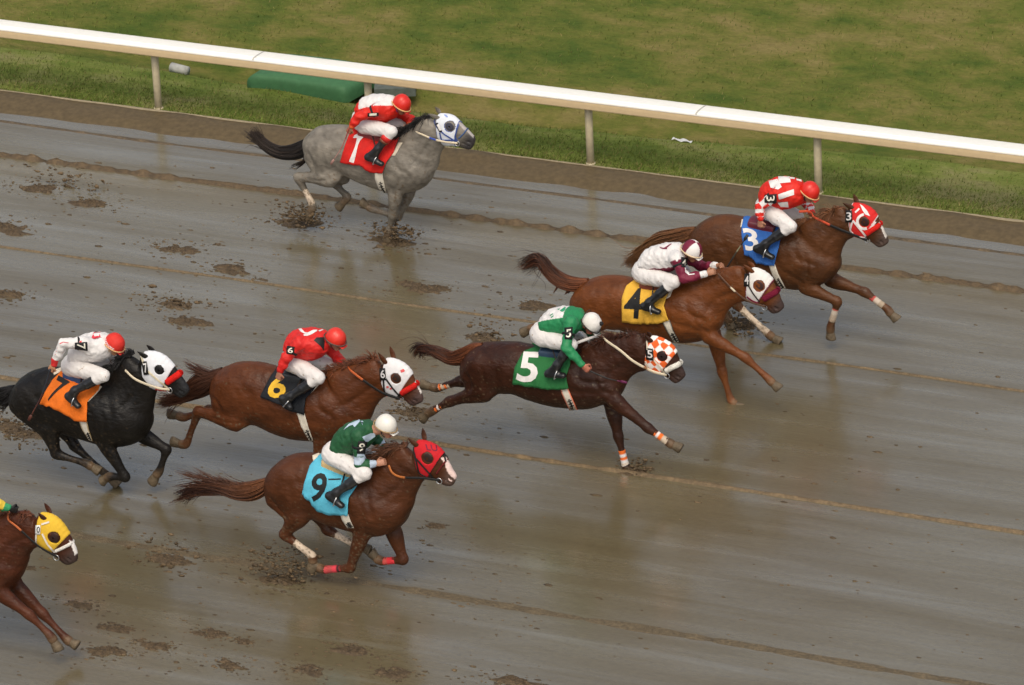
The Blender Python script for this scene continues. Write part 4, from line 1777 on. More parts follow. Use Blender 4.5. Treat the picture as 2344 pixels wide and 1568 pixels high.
# ------------------------------------------------------------------ the field: poses traced in the pictures' own crops
RED, WHT, ORG = (.60, .025, .018), (.68, .65, .63), (.72, .14, .02)
CREAM, BLK = (.68, .58, .42), (.012, .012, .012)
MAR = (.16, .012, .035)
m6 = lambda x, yy: (180 + (x - 1740) * 1.082, 740 + (yy - 800) * 1.082)
HORSES = {
 '1': dict(cr='1', Y=2.33, label="dapple grey horse with white hood and red saddle cloth 1, alone nearest the rail",
    tone=.78, coat=(.226, .200, .164), points=(.10, .085, .065), muzzle=(.045, .04, .04), dapple=1, legdark=.45, manec=(.012, .010, .009), tailc=((.010, .009, .009), (.035, .022, .015)),
    torso=[((655, 450), (650, 740)), ((770, 372), (745, 790)), ((890, 350), (905, 795)), ((1040, 372), (1010, 840)), ((1190, 415), (1150, 905)), ((1330, 450), (1300, 962)),
           ((1460, 480), (1470, 985)), ((1590, 560), (1620, 950)), ((1670, 650), (1720, 830))],
    neck=[((1440, 470), (1765, 790)), ((1540, 405), (1785, 660)), ((1640, 325), (1815, 570)), ((1730, 262), (1840, 510))],
    head=[((1790, 250), (1815, 490)), ((1910, 268), (1880, 545)), ((1995, 340), (1955, 548)), ((2070, 410), (2020, 570)), ((2125, 465), (2085, 585))],
    NF=[(1480, 790), (1410, 985), (1385, 1180), (1352, 1315), (1335, 1355), (1325, 1400)], FF=[(1580, 800), (1520, 975), (1430, 1195), (1215, 1130), (1160, 1105), (1090, 1065)],
    NH=[(760, 560), (820, 840), (520, 835), (655, 1090), (640, 1145), (590, 1210)], FH=[(820, 560), (920, 810), (830, 870), (975, 1015), (935, 1060), (870, 1110)],
    ear=(((1810, 300), (1712, 252)), ((1815, 245), (1768, 198))), eye=(1905, 372), eyer=.056,
    wisps=[[(330, 590), (180, 525), (50, 420)], [(340, 600), (215, 530), (142, 392)], [(592, 630), (565, 690), (455, 738)], [(596, 640), (575, 700), (505, 752)]],
    tail=[((650, 465), 28), ((590, 555), 60), ((500, 600), 66), ((400, 612), 58), ((300, 590), 52), ((200, 525), 44), ((125, 455), 30), ((60, 410), 16)],
    socks={'NH': (1.45, 1.95)}, blaze=(.25, 1.0, .032, (.42, .38, .36)), hood=(((1790, 240), (1822, 520)), ((1995, 335), (1968, 560))), hoodc=(.66, .68, .72), hoodtrim=((.05, .09, .30), .008), cup=(.05, .05, .07), eyetrim=1,
    hoodmarks=[('hood_emblem', [[(1850, 262), (1872, 266), (1890, 284), (1880, 292), (1858, 276)]], (.25, .32, .60))],
    cloth=dict(top=[(1010, 365), (1450, 470)], left=[(960, 530)], hem=[(912, 690), (1000, 710), (1100, 722), (1150, 760), (1200, 790), (1295, 795)], right=[(1400, 600), (1330, 700)],
        color=(.58, .018, .014), num=('poly', [[(1022, 478), (1036, 452), (1066, 438), (1095, 446), (1126, 462), (1088, 500), (1068, 545), (1030, 705), (985, 692), (1040, 560), (1055, 500), (1058, 478)]], WHT), pads=[([(1440, 520), (1400, 590), (1370, 640)], [(1475, 520), (1435, 590), (1405, 640)])]),
    girth=([(1215, 700), (1225, 850), (1255, 930), (1292, 975)], [(1285, 740), (1300, 850), (1315, 930), (1330, 972)], None),
    bridle=dict(lines=[[(1740, 285), (1790, 380), (1850, 440), (1965, 510)], [(1815, 430), (1830, 495), (1960, 497)], [(1985, 350), (1950, 460), (1975, 505)]], color=(.045, .08, .26), w=.016),
    noseband=([(1985, 480), (2030, 440), (2058, 402)], (.07, .12, .25), .009), bit=(1975, 522), headnum=('1', [(1785, 358), (1800, 350), (1828, 405), (1813, 412)], BLK, WHT),
    reins=[dict(pts=[((1975, 525), -.09), ((1880, 515), -.11), ((1760, 490), -.13), ((1610, 428), -.09), ((1530, 400), .0)], cols=[CREAM, CREAM, CREAM, (.04, .08, .35), CREAM, CREAM, CREAM, CREAM], r=.014)],
    saddle=([(1110, 390), (1310, 440)], (.22, .02, .02)), manel=.17, manen=340, flow=(-.8, 0, .5), droop=.10),
 '3': dict(cr='A', Y=1.08, label="brown horse with red hood and blue saddle cloth 3, leading the field",
    coat=(.165, .066, .025), points=(.12, .05, .02), muzzle=(.07, .045, .035), legdark=.35, manec=(.15, .06, .022), tailc=((.13, .05, .018), (.21, .10, .04)),
    torso=[((640, 490), (640, 740)), ((745, 412), (730, 830)), ((865, 374), (865, 880)), ((1000, 397), (1000, 905)), ((1170, 442), (1150, 925)), ((1320, 462), (1315, 955)),
           ((1450, 480), (1445, 962)), ((1570, 560), (1600, 930)), ((1670, 650), (1725, 830))],
    neck=[((1430, 450), (1745, 720)), ((1560, 395), (1768, 625)), ((1690, 345), (1805, 565)), ((1795, 312), (1850, 540))],
    head=[((1845, 292), (1850, 535)), ((1940, 305), (1925, 562)), ((2005, 395), (1985, 580)), ((2060, 475), (2025, 610)), ((2115, 560), (2062, 650))],
    NF=[(1510, 760), (1480, 945), (1735, 1060), (1682, 1245), (1678, 1290), (1672, 1345)], FF=[(1630, 800), (1680, 890), (1945, 985), (2120, 1115), (2150, 1155), (2195, 1208)],
    NH=[(760, 600), (900, 850), (940, 1080), (1185, 1305), (1225, 1340), (1285, 1385)], FH=[(800, 600), (880, 830), (800, 1040), (880, 1180), (885, 1215), (895, 1255)],
    ear=(((1862, 335), (1778, 285)), ((1888, 290), (1856, 222))), eye=(1945, 435),
    wisps=[[(330, 590), (190, 700), (55, 770)], [(440, 540), (300, 580), (120, 755)], [(380, 570), (270, 600), (160, 700)]],
    tail=[((630, 500), 26), ((545, 530), 50), ((440, 555), 58), ((340, 585), 62), ((240, 650), 52), ((140, 735), 36), ((60, 775), 18)],
    socks={'NH': (1.15, 2.0)}, blaze=(.3, .98, .030, (.66, .60, .54)), hood=(((1850, 280), (1832, 540)), ((2035, 425), (1952, 565))), hoodc=(.58, .022, .02), hoodtrim=((.75, .70, .66), .012), cup=(.03, .012, .012),
    hoodmarks=[('hood_patch', [[(1908, 298), (1930, 312), (1965, 350), (1988, 392), (1950, 378), (1928, 345)], [(1939.2, 369.3), (1922.4, 373.0), (1907.1, 380.9), (1894.4, 392.6), (1885.2, 407.1), (1880.0, 423.5), (1879.3, 440.8), (1883.0, 457.6), (1890.9, 472.9), (1902.6, 485.6), (1917.1, 494.8), (1933.5, 500.0), (1950.8, 500.7), (1967.6, 497.0), (1960.7, 478.2), (1949.0, 480.8), (1937.0, 480.3), (1925.6, 476.7), (1915.4, 470.2), (1907.3, 461.4), (1901.8, 450.7), (1899.2, 439.0), (1899.7, 427.0), (1903.3, 415.6), (1909.8, 405.4), (1918.6, 397.3), (1929.3, 391.8), (1941.0, 389.2)], [(1868, 358), (1900, 328), (1910, 338), (1878, 368)]], WHT)],
    cloth=dict(top=[(1000, 415), (1310, 545)], left=[(985, 480), (990, 560)], hem=[(1012, 685), (1070, 715), (1110, 755), (1180, 768), (1245, 772)], right=[(1280, 630)],
        color=(.035, .13, .42), num=('3', [(985, 480), (1105, 500), (1120, 650), (1020, 668)], WHT), pads=[([(985, 420), (975, 480)], [(1010, 418), (992, 480)])]),
    girth=([(1190, 750), (1225, 850), (1295, 955)], [(1245, 768), (1275, 850), (1328, 952)], None),
    bridle=dict(lines=[[(1852, 430), (1832, 505), (1880, 548), (1955, 562)], [(1855, 425), (1900, 480), (1950, 540)], [(2030, 435), (1990, 490), (1948, 545)]], color=(.70, .62, .60), w=.022),
    noseband=([(1955, 530), (2000, 500), (2050, 470)], (.62, .02, .015), .034), bit=(1965, 582), headnum=('3', [(1803, 362), (1842, 362), (1842, 425), (1803, 425)], BLK, WHT),
    reins=[dict(pts=[((1965, 582), -.08), ((1840, 530), -.11), ((1750, 495), -.12), ((1660, 455), -.12), ((1550, 400), -.06), ((1535, 372), .0)], cols=[BLK, BLK, BLK, (.55, .075, .03), (.55, .075, .03)], r=.017),
           dict(pts=[((1535, 372), .0), ((1500, 355), -.03), ((1432, 357), -.06)], cols=[(.55, .075, .03)], r=.016)],
    bandages=[('NF', .16, .82, [(.4, .07, .05), (.52, .44, .36), (.42, .33, .25), (.36, .27, .19)]), ('FF', .25, .85, [(.4, .06, .05), (.48, .40, .32), (.36, .28, .20)])],
    saddle=([(1070, 420), (1250, 475)], (.12, .015, .025)), manel=.15, flow=(-.9, 0, .35)),
 '4': dict(cr='B', Y=-.82, label="bright chestnut horse with white hood and yellow saddle cloth 4, second from the front",
    coat=(.265, .088, .024), points=(.17, .06, .02), muzzle=(.06, .035, .03), legdark=.35, manec=(.17, .055, .018), tailc=((.17, .05, .015), (.035, .015, .010)),
    torso=[((555, 500), (570, 690)), ((650, 408), (650, 745)), ((780, 362), (780, 785)), ((930, 362), (930, 797)), ((1080, 400), (1060, 848)), ((1220, 420), (1200, 876)),
           ((1340, 405), (1340, 890)), ((1450, 420), (1480, 890)), ((1560, 490), (1610, 850)), ((1650, 600), (1680, 760))],
    neck=[((1380, 385), (1700, 720)), ((1530, 350), (1740, 630)), ((1690, 312), (1820, 565)), ((1870, 288), (1895, 550))],
    head=[((1930, 290), (1905, 540)), ((2030, 330), (1965, 582)), ((2088, 425), (2030, 605)), ((2130, 505), (2075, 640)), ((2172, 580), (2112, 680))],
    NF=[(1500, 700), (1600, 850), (1885, 1015), (2065, 1180), (2100, 1215), (2150, 1270)], FF=[(1580, 720), (1655, 900), (1700, 1130), (1768, 1350), (1800, 1385), (1880, 1418)],
    NH=[(680, 560), (720, 720), (440, 770), (320, 850), (300, 880), (280, 910)], FH=[(720, 560), (700, 700), (430, 730), (215, 775), (170, 785), (88, 812)],
    ear=(((1945, 335), (1872, 268)), ((1950, 290), (1895, 252))), eye=(1996, 440), eyer=.056,
    wisps=[[(340, 330), (250, 222), (190, 215), (90, 288)], [(320, 320), (225, 250), (70, 300)], [(420, 410), (380, 460), (365, 490)], [(520, 440), (470, 490), (450, 505)]],
    tail=[((640, 410), 26), ((560, 430), 50), ((470, 420), 56), ((390, 385), 58), ((320, 320), 52), ((255, 240), 38), ((180, 250), 28), ((70, 300), 10)],
    hood=(((1925, 280), (1895, 540)), ((2095, 425), (1985, 590))), hoodc=(.69, .66, .62), hoodtrim=((.16, .012, .035), .014), cup=(.05, .022, .020), eyetrim=1,
    cloth=dict(top=[(1010, 385), (1310, 430)], left=[(940, 440), (905, 540)], hem=[(912, 722), (1050, 740), (1200, 734), (1285, 712)], right=[(1270, 500), (1240, 600)],
        color=(.66, .37, .045), num=('4', [(925, 475), (1075, 458), (1052, 708), (915, 690)], BLK), pads=[([(1290, 470), (1250, 550)], [(1312, 460), (1285, 530)])]),
    girth=([(1215, 715), (1262, 805), (1312, 888)], [(1285, 712), (1315, 800), (1362, 885)], (.015, .012, .012)),
    bridle=dict(lines=[[(1905, 430), (1945, 500), (1995, 565)], [(1895, 360), (1900, 430)]], color=(.03, .02, .02), w=.014), halter=([[(1898, 528), (1940, 560), (1988, 580)]], (.16, .012, .035), .02),
    noseband=([(2030, 548), (2080, 518), (2125, 492)], (.15, .012, .03), .036), bit=(2040, 608), headnum=('4', [(1880, 362), (1912, 362), (1912, 430), (1880, 430)], BLK, WHT),
    reins=[dict(pts=[((2040, 608), -.08), ((1900, 560), -.11), ((1780, 468), -.13), ((1665, 345), -.10)], cols=[(.10, .05, .03)] * 5 + [CREAM] + [(.10, .05, .03)] * 3, r=.013)],
    saddle=([(1085, 400), (1270, 420)], (.20, .05, .025)), manel=.07, manen=160, flow=(-.6, 0, .2)),
 '5': dict(cr='5', Y=-2.79, label="dark bay horse with orange and white checked hood and green saddle cloth 5",
    coat=(.070, .0225, .0078), points=(.03, .012, .008), muzzle=(.045, .025, .02), legdark=.4, manec=(.06, .02, .010), tailc=((.16, .048, .016), (.025, .011, .009)),
    torso=[((540, 490), (540, 690)), ((645, 400), (640, 770)), ((780, 375), (780, 785)), ((920, 374), (920, 792)), ((1060, 408), (1040, 845)), ((1200, 435), (1180, 886)),
           ((1340, 440), (1330, 905)), ((1460, 445), (1470, 910)), ((1590, 530), (1620, 880)), ((1700, 640), (1720, 820))],
    neck=[((1420, 430), (1755, 760)), ((1580, 372), (1800, 670)), ((1760, 335), (1885, 600)), ((1930, 330), (1950, 590))],
    head=[((1985, 332), (1958, 600)), ((2080, 355), (2040, 628)), ((2148, 450), (2085, 650)), ((2200, 540), (2135, 672)), ((2245, 612), (2185, 715))],
    NF=[(1570, 700), (1690, 840), (1960, 1060), (2120, 1175), (2155, 1195), (2225, 1238)], FF=[(1640, 740), (1690, 930), (1725, 1130), (1785, 1370), (1800, 1395), (1845, 1420)],
    NH=[(650, 560), (660, 770), (385, 850), (250, 925), (205, 950), (150, 985)], FH=[(660, 560), (640, 700), (470, 690), (285, 745), (235, 735), (150, 722)],
    ear=(((2000, 390), (1938, 312)), ((1990, 340), (1950, 300))), eye=(2075, 490), eyer=.050,
    wisps=[[(430, 500), (260, 432), (150, 425), (100, 505)], [(400, 480), (240, 440), (130, 418)]],
    tail=[((650, 405), 22), ((580, 440), 50), ((490, 490), 58), ((390, 510), 48), ((290, 470), 38), ((200, 440), 26), ((130, 440), 16), ((95, 500), 8)],
    hood=(((1990, 325), (1942, 570)), ((2165, 495), (2060, 630))), hoodc=(.70, .11, .018), hoodcheck=1, cup=(.025, .012, .010),
    cloth=dict(top=[(1060, 395), (1350, 440)], left=[(975, 450), (910, 570)], hem=[(887, 703), (1050, 730), (1180, 748), (1335, 742)], right=[(1345, 560), (1315, 650)],
        color=(.022, .135, .040), num=('5', [(955, 455), (1105, 460), (1075, 708), (908, 690)], WHT), pads=[([(1255, 508), (1280, 560), (1300, 605)], [(1335, 508), (1325, 560), (1308, 605)])]),
    girth=([(1252, 680), (1272, 780), (1335, 915)], [(1325, 740), (1355, 810), (1400, 912)], (.62, .09, .02)),
    bridle=dict(lines=[[(1955, 370), (1960, 440)], [(1995, 500), (2050, 570), (2105, 635)], [(1945, 530), (1960, 580)]], color=(.66, .58, .45), w=.018),
    noseband=([(2105, 605), (2150, 580), (2205, 556)], (.72, .68, .60), .032), bit=(2115, 642), headnum=('5', [(1955, 440), (1995, 445), (2000, 508), (1960, 503)], BLK, WHT),
    reins=[dict(pts=[((2110, 642), -.08), ((2000, 612), -.11), ((1850, 535), -.14), ((1740, 445), -.12), ((1635, 372), -.06), ((1592, 327), .02)], cols=[CREAM] * 4 + [(.25, .12, .05)] + [CREAM] * 12, r=.017),
           dict(pts=[((1592, 327), .02), ((1530, 338), -.02), ((1450, 365), -.08), ((1370, 395), -.13)], cols=[WHT], r=.017)],
    bandages=[('NF', .30, 1.05, [ORG, WHT, ORG, (.5, .4, .3), (.5, .4, .3), (.45, .35, .25)]), ('FF', .45, 1.1, [ORG, WHT, ORG, WHT, (.6, .5, .4), WHT, (.5, .4, .3)]),
              ('NH', .42, 1.2, [ORG, WHT, ORG, (.55, .45, .34), (.5, .4, .3), (.45, .35, .26)]), ('FH', .45, 1.1, [(.5, .4, .3), ORG, (.5, .4, .3), ORG, (.5, .4, .3), (.45, .36, .26)])],
    saddle=([(1135, 405), (1310, 435)], (.025, .05, .09)), manel=.14, flow=(-.5, 0, .7), droop=.04),
 '6': dict(cr='6', Y=-4.32, label="red chestnut horse with white hood and black saddle cloth with yellow 6",
    coat=(.185, .060, .020), points=(.12, .04, .015), muzzle=(.06, .035, .03), legdark=.3, manec=(.14, .042, .015), tailc=((.06, .022, .012), (.09, .035, .018)),
    torso=[((560, 510), (560, 740)), ((650, 400), (650, 820)), ((765, 368), (770, 860)), ((890, 368), (900, 872)), ((1020, 412), (1010, 935)), ((1150, 468), (1140, 985)),
           ((1280, 485), (1270, 992)), ((1400, 480), (1400, 1005)), ((1540, 550), (1560, 980)), ((1680, 660), (1730, 830))],
    neck=[((1380, 465), (1775, 790)), ((1530, 425), (1805, 700)), ((1680, 375), (1850, 635)), ((1825, 335), (1885, 615))],
    head=[((1885, 335), (1875, 605)), ((1980, 358), (1945, 640)), ((2050, 445), (1990, 655)), ((2110, 545), (2055, 690)), ((2155, 630), (2095, 735))],
    NF=[(1410, 780), (1370, 1000), (1330, 1230), (1180, 1270), (1150, 1260), (1100, 1240)], FF=[(1560, 800), (1580, 980), (1600, 1200), (1450, 1300), (1420, 1310), (1370, 1320)],
    NH=[(700, 560), (690, 840), (385, 760), (290, 1020), (245, 1022), (168, 1008)], FH=[(740, 560), (690, 780), (470, 750), (270, 810), (225, 795), (142, 788)],
    ear=(((1882, 382), (1822, 285)), ((1942, 335), (1905, 245))), eye=(1960, 495), eyer=.052,
    wisps=[[(520, 480), (400, 430), (320, 400), (280, 372)], [(500, 510), (400, 455), (300, 415)], [(420, 610), (220, 678), (45, 702)]],
    tail=[((585, 435), 26), ((500, 500), 62), ((420, 540), 84), ((340, 590), 70), ((240, 640), 44), ((130, 680), 26), ((50, 695), 10)], blaze=(.45, .95, .018, (.55, .5, .46)),
    hood=(((1880, 325), (1858, 610)), ((2062, 510), (1972, 655))), hoodc=(.69, .67, .67), cup=(.030, .018, .014),
    hoodmarks=[('hood_emblem', [[(1992, 432), (2018, 422), (2030, 436), (2022, 446), (1998, 452)], [(1882, 560), (1900, 556), (1902, 572), (1884, 576)], [(1908, 572), (1926, 570), (1926, 584), (1910, 586)]], (.62, .10, .10))],
    cloth=dict(top=[(1010, 412), (1345, 490)], left=[(960, 490), (915, 570)], hem=[(886, 640), (960, 670), (1040, 692), (1110, 745), (1235, 780)], right=[(1315, 580), (1245, 660)],
        color=(.014, .016, .020), num=('6', [(990, 450), (1120, 465), (1062, 662), (918, 645)], (.72, .42, .03)), pads=[([(1330, 545), (1275, 600), (1235, 650)], [(1345, 550), (1300, 600), (1240, 655)])]),
    girth=([(1170, 770), (1205, 880), (1272, 992)], [(1232, 775), (1262, 880), (1300, 990)], None),
    bridle=dict(lines=[[(1848, 395), (1860, 500), (1868, 610), (1985, 650)], [(1880, 500), (1930, 570), (1985, 635)]], color=(.012, .011, .011), w=.018), halter=([[(1885, 635), (1930, 655), (1985, 672)]], (.55, .03, .03), .02),
    noseband=([(2005, 612), (2050, 586), (2105, 556)], (.62, .02, .015), .034), bit=(1995, 662), headnum=('6', [(1835, 430), (1868, 430), (1873, 495), (1838, 495)], BLK, WHT),
    reins=[dict(pts=[((1990, 662), -.08), ((1850, 612), -.12), ((1720, 528), -.14), ((1600, 437), -.10), ((1575, 400), .0)], cols=[BLK, BLK, BLK, (.5, .11, .03), (.5, .11, .03)], r=.016)],
    saddle=([(1100, 430), (1290, 475)], (.02, .022, .025)), manel=.15, flow=(-.85, 0, .45)),
 '7': dict(cr='7', Y=-5.08, label="black horse with plain white hood, red noseband and orange saddle cloth 7",
    tone=.5, mud=.30, coat=(.0125, .011, .0105), points=(.012, .010, .009), muzzle=(.016, .016, .017), legdark=.3, manec=(.009, .008, .008), tailc=((.009, .008, .008), (.012, .010, .010)), wide=1.05,
    torso=[((150, 590), (175, 780)), ((230, 495), (280, 880)), ((340, 425), (400, 930)), ((460, 403), (520, 970)), ((600, 430), (640, 1010)), ((760, 485), (780, 1055)),
           ((900, 530), (920, 1095)), ((1040, 560), (1070, 1110)), ((1150, 620), (1220, 1070)), ((1220, 720), (1290, 960))],
    neck=[((930, 520), (1310, 880)), ((1020, 430), (1325, 760)), ((1100, 330), (1330, 650)), ((1190, 268), (1330, 580))],
    head=[((1255, 275), (1312, 555)), ((1390, 275), (1385, 600)), ((1500, 375), (1470, 625)), ((1585, 470), (1535, 645)), ((1665, 580), (1605, 690))],
    NF=[(960, 850), (930, 1085), (1115, 1385), (985, 1375), (950, 1388), (905, 1405)], FF=[(1180, 850), (1262, 1010), (1480, 1135), (1417, 1325), (1388, 1365), (1328, 1435)],
    NH=[(250, 620), (420, 930), (500, 1180), (770, 1262), (815, 1290), (885, 1345)], FH=[(290, 620), (560, 920), (665, 1110), (930, 1350), (978, 1398), (1055, 1470)],
    ear=(((1325, 335), (1225, 262)), ((1372, 275), (1293, 215))), eye=(1415, 430), eyer=.046,
    tail=[((140, 595), 30), ((75, 640), 60), ((0, 690), 80), ((-70, 730), 70)], tailn=110,
    hood=(((1280, 265), (1300, 580)), ((1540, 420), (1445, 615))), hoodc=(.69, .69, .71), cup=(.012, .010, .010),
    cloth=dict(top=[(560, 412), (900, 525)], left=[(470, 520), (410, 620)], hem=[(360, 728), (450, 745), (560, 800), (680, 875), (782, 882)], right=[(880, 610), (780, 710)],
        color=(.72, .155, .015), num=('7', [(520, 480), (625, 540), (455, 715), (415, 705)], BLK), pads=[([(470, 440), (480, 480)], [(590, 395), (580, 430)]), ([(890, 575), (830, 640), (765, 715)], [(905, 580), (860, 640), (785, 715)])]),
    girth=([(700, 880), (730, 960), (790, 1050)], [(775, 885), (790, 960), (825, 1060)], (.25, .16, .05)),
    bridle=dict(lines=[[(1255, 310), (1285, 390)], [(1310, 440), (1400, 520), (1490, 590)]], color=(.62, .54, .38), w=.02), halter=([[(1380, 600), (1440, 612), (1500, 610)]], (.5, .03, .03), .022),
    noseband=([(1482, 540), (1535, 505), (1588, 468)], (.66, .02, .015), .038), bit=(1508, 605), headnum=('7', [(1268, 375), (1300, 372), (1314, 452), (1284, 456)], BLK, WHT),
    reins=[dict(pts=[((1505, 607), -.08), ((1390, 590), -.11), ((1210, 520), -.15), ((1110, 435), -.10)], cols=[CREAM], r=.016)],
    saddle=([(610, 440), (820, 505)], (.03, .06, .16)), manel=.13, flow=(-.8, 0, .3)),
 '9': dict(cr='9', Y=-6.30, label="liver chestnut horse with red hood, white muzzle and turquoise saddle cloth 9",
    coat=(.135, .046, .0165), points=(.09, .03, .014), muzzle=(.10, .06, .045), legdark=.3, manec=(.10, .038, .016), tailc=((.15, .055, .020), (.035, .014, .010)),
    torso=[((765, 580), (795, 760)), ((840, 470), (865, 820)), ((950, 405), (970, 852)), ((1080, 388), (1085, 872)), ((1200, 440), (1190, 925)), ((1310, 482), (1300, 952)),
           ((1420, 520), (1410, 990)), ((1530, 550), (1550, 1015)), ((1640, 610), (1680, 960)), ((1710, 690), (1770, 850))],
    neck=[((1470, 520), (1795, 830)), ((1570, 450), (1820, 720)), ((1670, 375), (1850, 630)), ((1780, 315), (1880, 565))],
    head=[((1850, 290), (1878, 545)), ((1960, 315), (1935, 572)), ((2030, 395), (1990, 595)), ((2090, 480), (2042, 625)), ((2152, 552), (2095, 635))],
    NF=[(1470, 800), (1440, 1000), (1350, 1255), (1160, 1268), (1115, 1255), (1060, 1235)], FF=[(1640, 820), (1680, 990), (1752, 1195), (1590, 1205), (1550, 1185), (1505, 1145)],
    NH=[(900, 560), (960, 850), (855, 1005), (1060, 1160), (1068, 1205), (1045, 1280)], FH=[(970, 560), (1130, 830), (1180, 970), (1400, 1085), (1440, 1095), (1500, 1115)],
    ear=(((1862, 340), (1790, 268)), ((1912, 285), (1893, 203))), eye=(1935, 425), eyer=.056,
    tail=[((760, 590), 26), ((690, 640), 54), ((600, 675), 66), ((500, 680), 62), ((400, 655), 52), ((300, 640), 40), ((200, 655), 30), ((100, 695), 16), ((30, 735), 8)], tailn=150, wisps=[[(560, 640), (440, 605), (350, 560)], [(520, 650), (320, 595), (180, 515)], [(470, 655), (240, 592), (65, 535)], [(420, 660), (220, 622), (50, 632)], [(400, 680), (180, 690), (20, 755)]],
    socks={'NH': (1.38, 2.05), 'FH': (1.30, 2.0)}, blaze=(.30, 1.1, .050, (.70, .52, .47)), hood=(((1838, 285), (1885, 555)), ((2055, 400), (1955, 560))), hoodc=(.50, .012, .018), hoodtrim=((.02, .015, .015), .007), cup=(.03, .014, .012),
    hoodtext=[('LU', [(1918, 322), (2000, 330), (2012, 376), (1930, 366)], (.10, .012, .04))],
    cloth=dict(top=[(1110, 395), (1440, 525)], left=[(1050, 480), (1015, 600)], hem=[(992, 690), (1050, 740), (1100, 815), (1180, 842), (1260, 850), (1340, 852)], right=[(1430, 600), (1345, 720)],
        color=(.09, .40, .54), num=('9', [(1072, 540), (1188, 538), (1150, 775), (1032, 745)], BLK), pads=[([(1065, 410), (1070, 450)], [(1130, 385), (1110, 420)])],
        marks=[('cloth_tie', [[(1185, 582), (1280, 580), (1280, 590), (1185, 594)]], BLK)]),
    girth=([(1275, 845), (1292, 895), (1330, 950)], [(1337, 852), (1352, 895), (1378, 950)], None),
    bridle=dict(lines=[[(1825, 340), (1850, 450), (1870, 540), (1985, 600)], [(1850, 430), (1920, 510), (1990, 590)], [(2055, 400), (2070, 450)]], color=(.015, .013, .013), w=.018),
    noseband=([(2000, 545), (2032, 500), (2065, 455)], (.14, .02, .02), .010), bit=(2025, 595),
    reins=[dict(pts=[((2025, 595), -.08), ((1900, 578), -.12), ((1745, 572), -.15), ((1670, 540), -.14), ((1640, 480), -.10)], cols=[BLK, BLK, BLK, (.42, .13, .03), (.42, .13, .03)], r=.014)],
    bandages=[('NF', .22, 1.05, [(.60, .05, .07), (.05, .02, .02), (.60, .05, .07), (.4, .06, .06), (.45, .06, .06), (.6, .06, .08)]), ('FF', .20, .95, [(.66, .04, .05), (.6, .03, .04), (.5, .07, .06)])],
    saddle=([(1175, 425), (1370, 500)], (.50, .36, .17)), manel=.20, manen=380, flow=(-.8, 0, .6), droop=.10),
 '10': dict(cr='10', Y=-8.88, label="chestnut horse with yellow hood and white noseband, last at the left edge",
    coat=(.125, .036, .014), points=(.10, .032, .014), muzzle=(.05, .03, .025), legdark=.3, manec=(.10, .03, .012), tailc=((.06, .022, .012), (.09, .035, .018)),
    torso=[(m6(*a), m6(*b)) for a, b in [((560, 510), (560, 740)), ((650, 400), (650, 820)), ((765, 368), (770, 860)), ((890, 368), (900, 872)), ((1020, 412), (1010, 935)), ((1150, 468), (1140, 985)),
           ((1280, 485), (1270, 992)), ((1400, 480), (1400, 1005))]] + [((-10, 440), (-10, 900)), ((110, 560), (165, 780))],
    neck=[((-160, 330), (190, 730)), ((-20, 240), (195, 600)), ((150, 210), (240, 530)), ((290, 215), (315, 480))],
    head=[((350, 218), (320, 470)), ((460, 245), (380, 525)), ((555, 355), (450, 560)), ((615, 470), (510, 625)), ((655, 580), (575, 680))],
    NF=[(-60, 740), (-10, 900), (250, 1095), (430, 1275), (460, 1320), (500, 1415)], FF=[(80, 760), (170, 890), (370, 1090), (565, 1300), (600, 1330), (660, 1370)],
    NH=[m6(700, 560), m6(690, 840), m6(385, 760), m6(290, 1020), m6(245, 1022), m6(168, 1008)], FH=[m6(740, 560), m6(690, 780), m6(470, 750), m6(270, 810), m6(225, 795), m6(142, 788)],
    ear=(((400, 290), (335, 215)), ((432, 215), (376, 140))), eye=(465, 432), eyer=.056,
    tail=[(m6(585, 435), 28), (m6(500, 500), 64), (m6(420, 540), 90), (m6(240, 640), 44), (m6(50, 695), 10)], tailn=60, blaze=(.40, .98, .030, (.66, .62, .58)),
    hood=(((352, 200), (330, 530)), ((585, 420), (445, 565))), hoodc=(.68, .42, .035), cup=(.03, .013, .010),
    bridle=dict(lines=[[(365, 400), (410, 490), (470, 560)], [(315, 400), (312, 480), (360, 530)], [(360, 320), (425, 300)]], color=(.70, .65, .58), w=.018),
    noseband=([(480, 550), (540, 522), (602, 490)], (.74, .70, .64), .018), bit=(490, 600), headnum=('0', [(318, 338), (345, 338), (345, 392), (316, 392)], (.76, .74, .70), BLK),
    reins=[dict(pts=[((490, 600), -.08), ((330, 505), -.12), ((150, 345), -.13), ((70, 275), -.08), ((90, 200), .0)], cols=[BLK, BLK, BLK, (.5, .13, .04), (.5, .13, .04)], r=.014)],
    saddle=([m6(1100, 430), m6(1290, 475)], (.02, .022, .025)), manel=.12, flow=(-.6, 0, .1)),
}


def solid(c):
    return lambda tt, phi, arm, sA, pA, jp, rad: np.tile(np.array(c, float), (len(jp), 1))


def pat(base, *rules):
    def f(tt, phi, arm, sA, pA, jp, rad):
        c = np.tile(np.array(base, float), (len(jp), 1))
        for cond, colr in rules:
            c[cond(tt, phi, arm, sA, pA)] = colr
        return c
    return f


def helm(*rules):
    def f(d, fw, up, sd):
        a, b, s = d @ fw, d @ up, d @ sd
        c = np.tile(np.array(rules[0], float), (len(d), 1))
        for cond, colr in rules[1:]:
            c[cond(a, b, s)] = colr
        return c
    return f


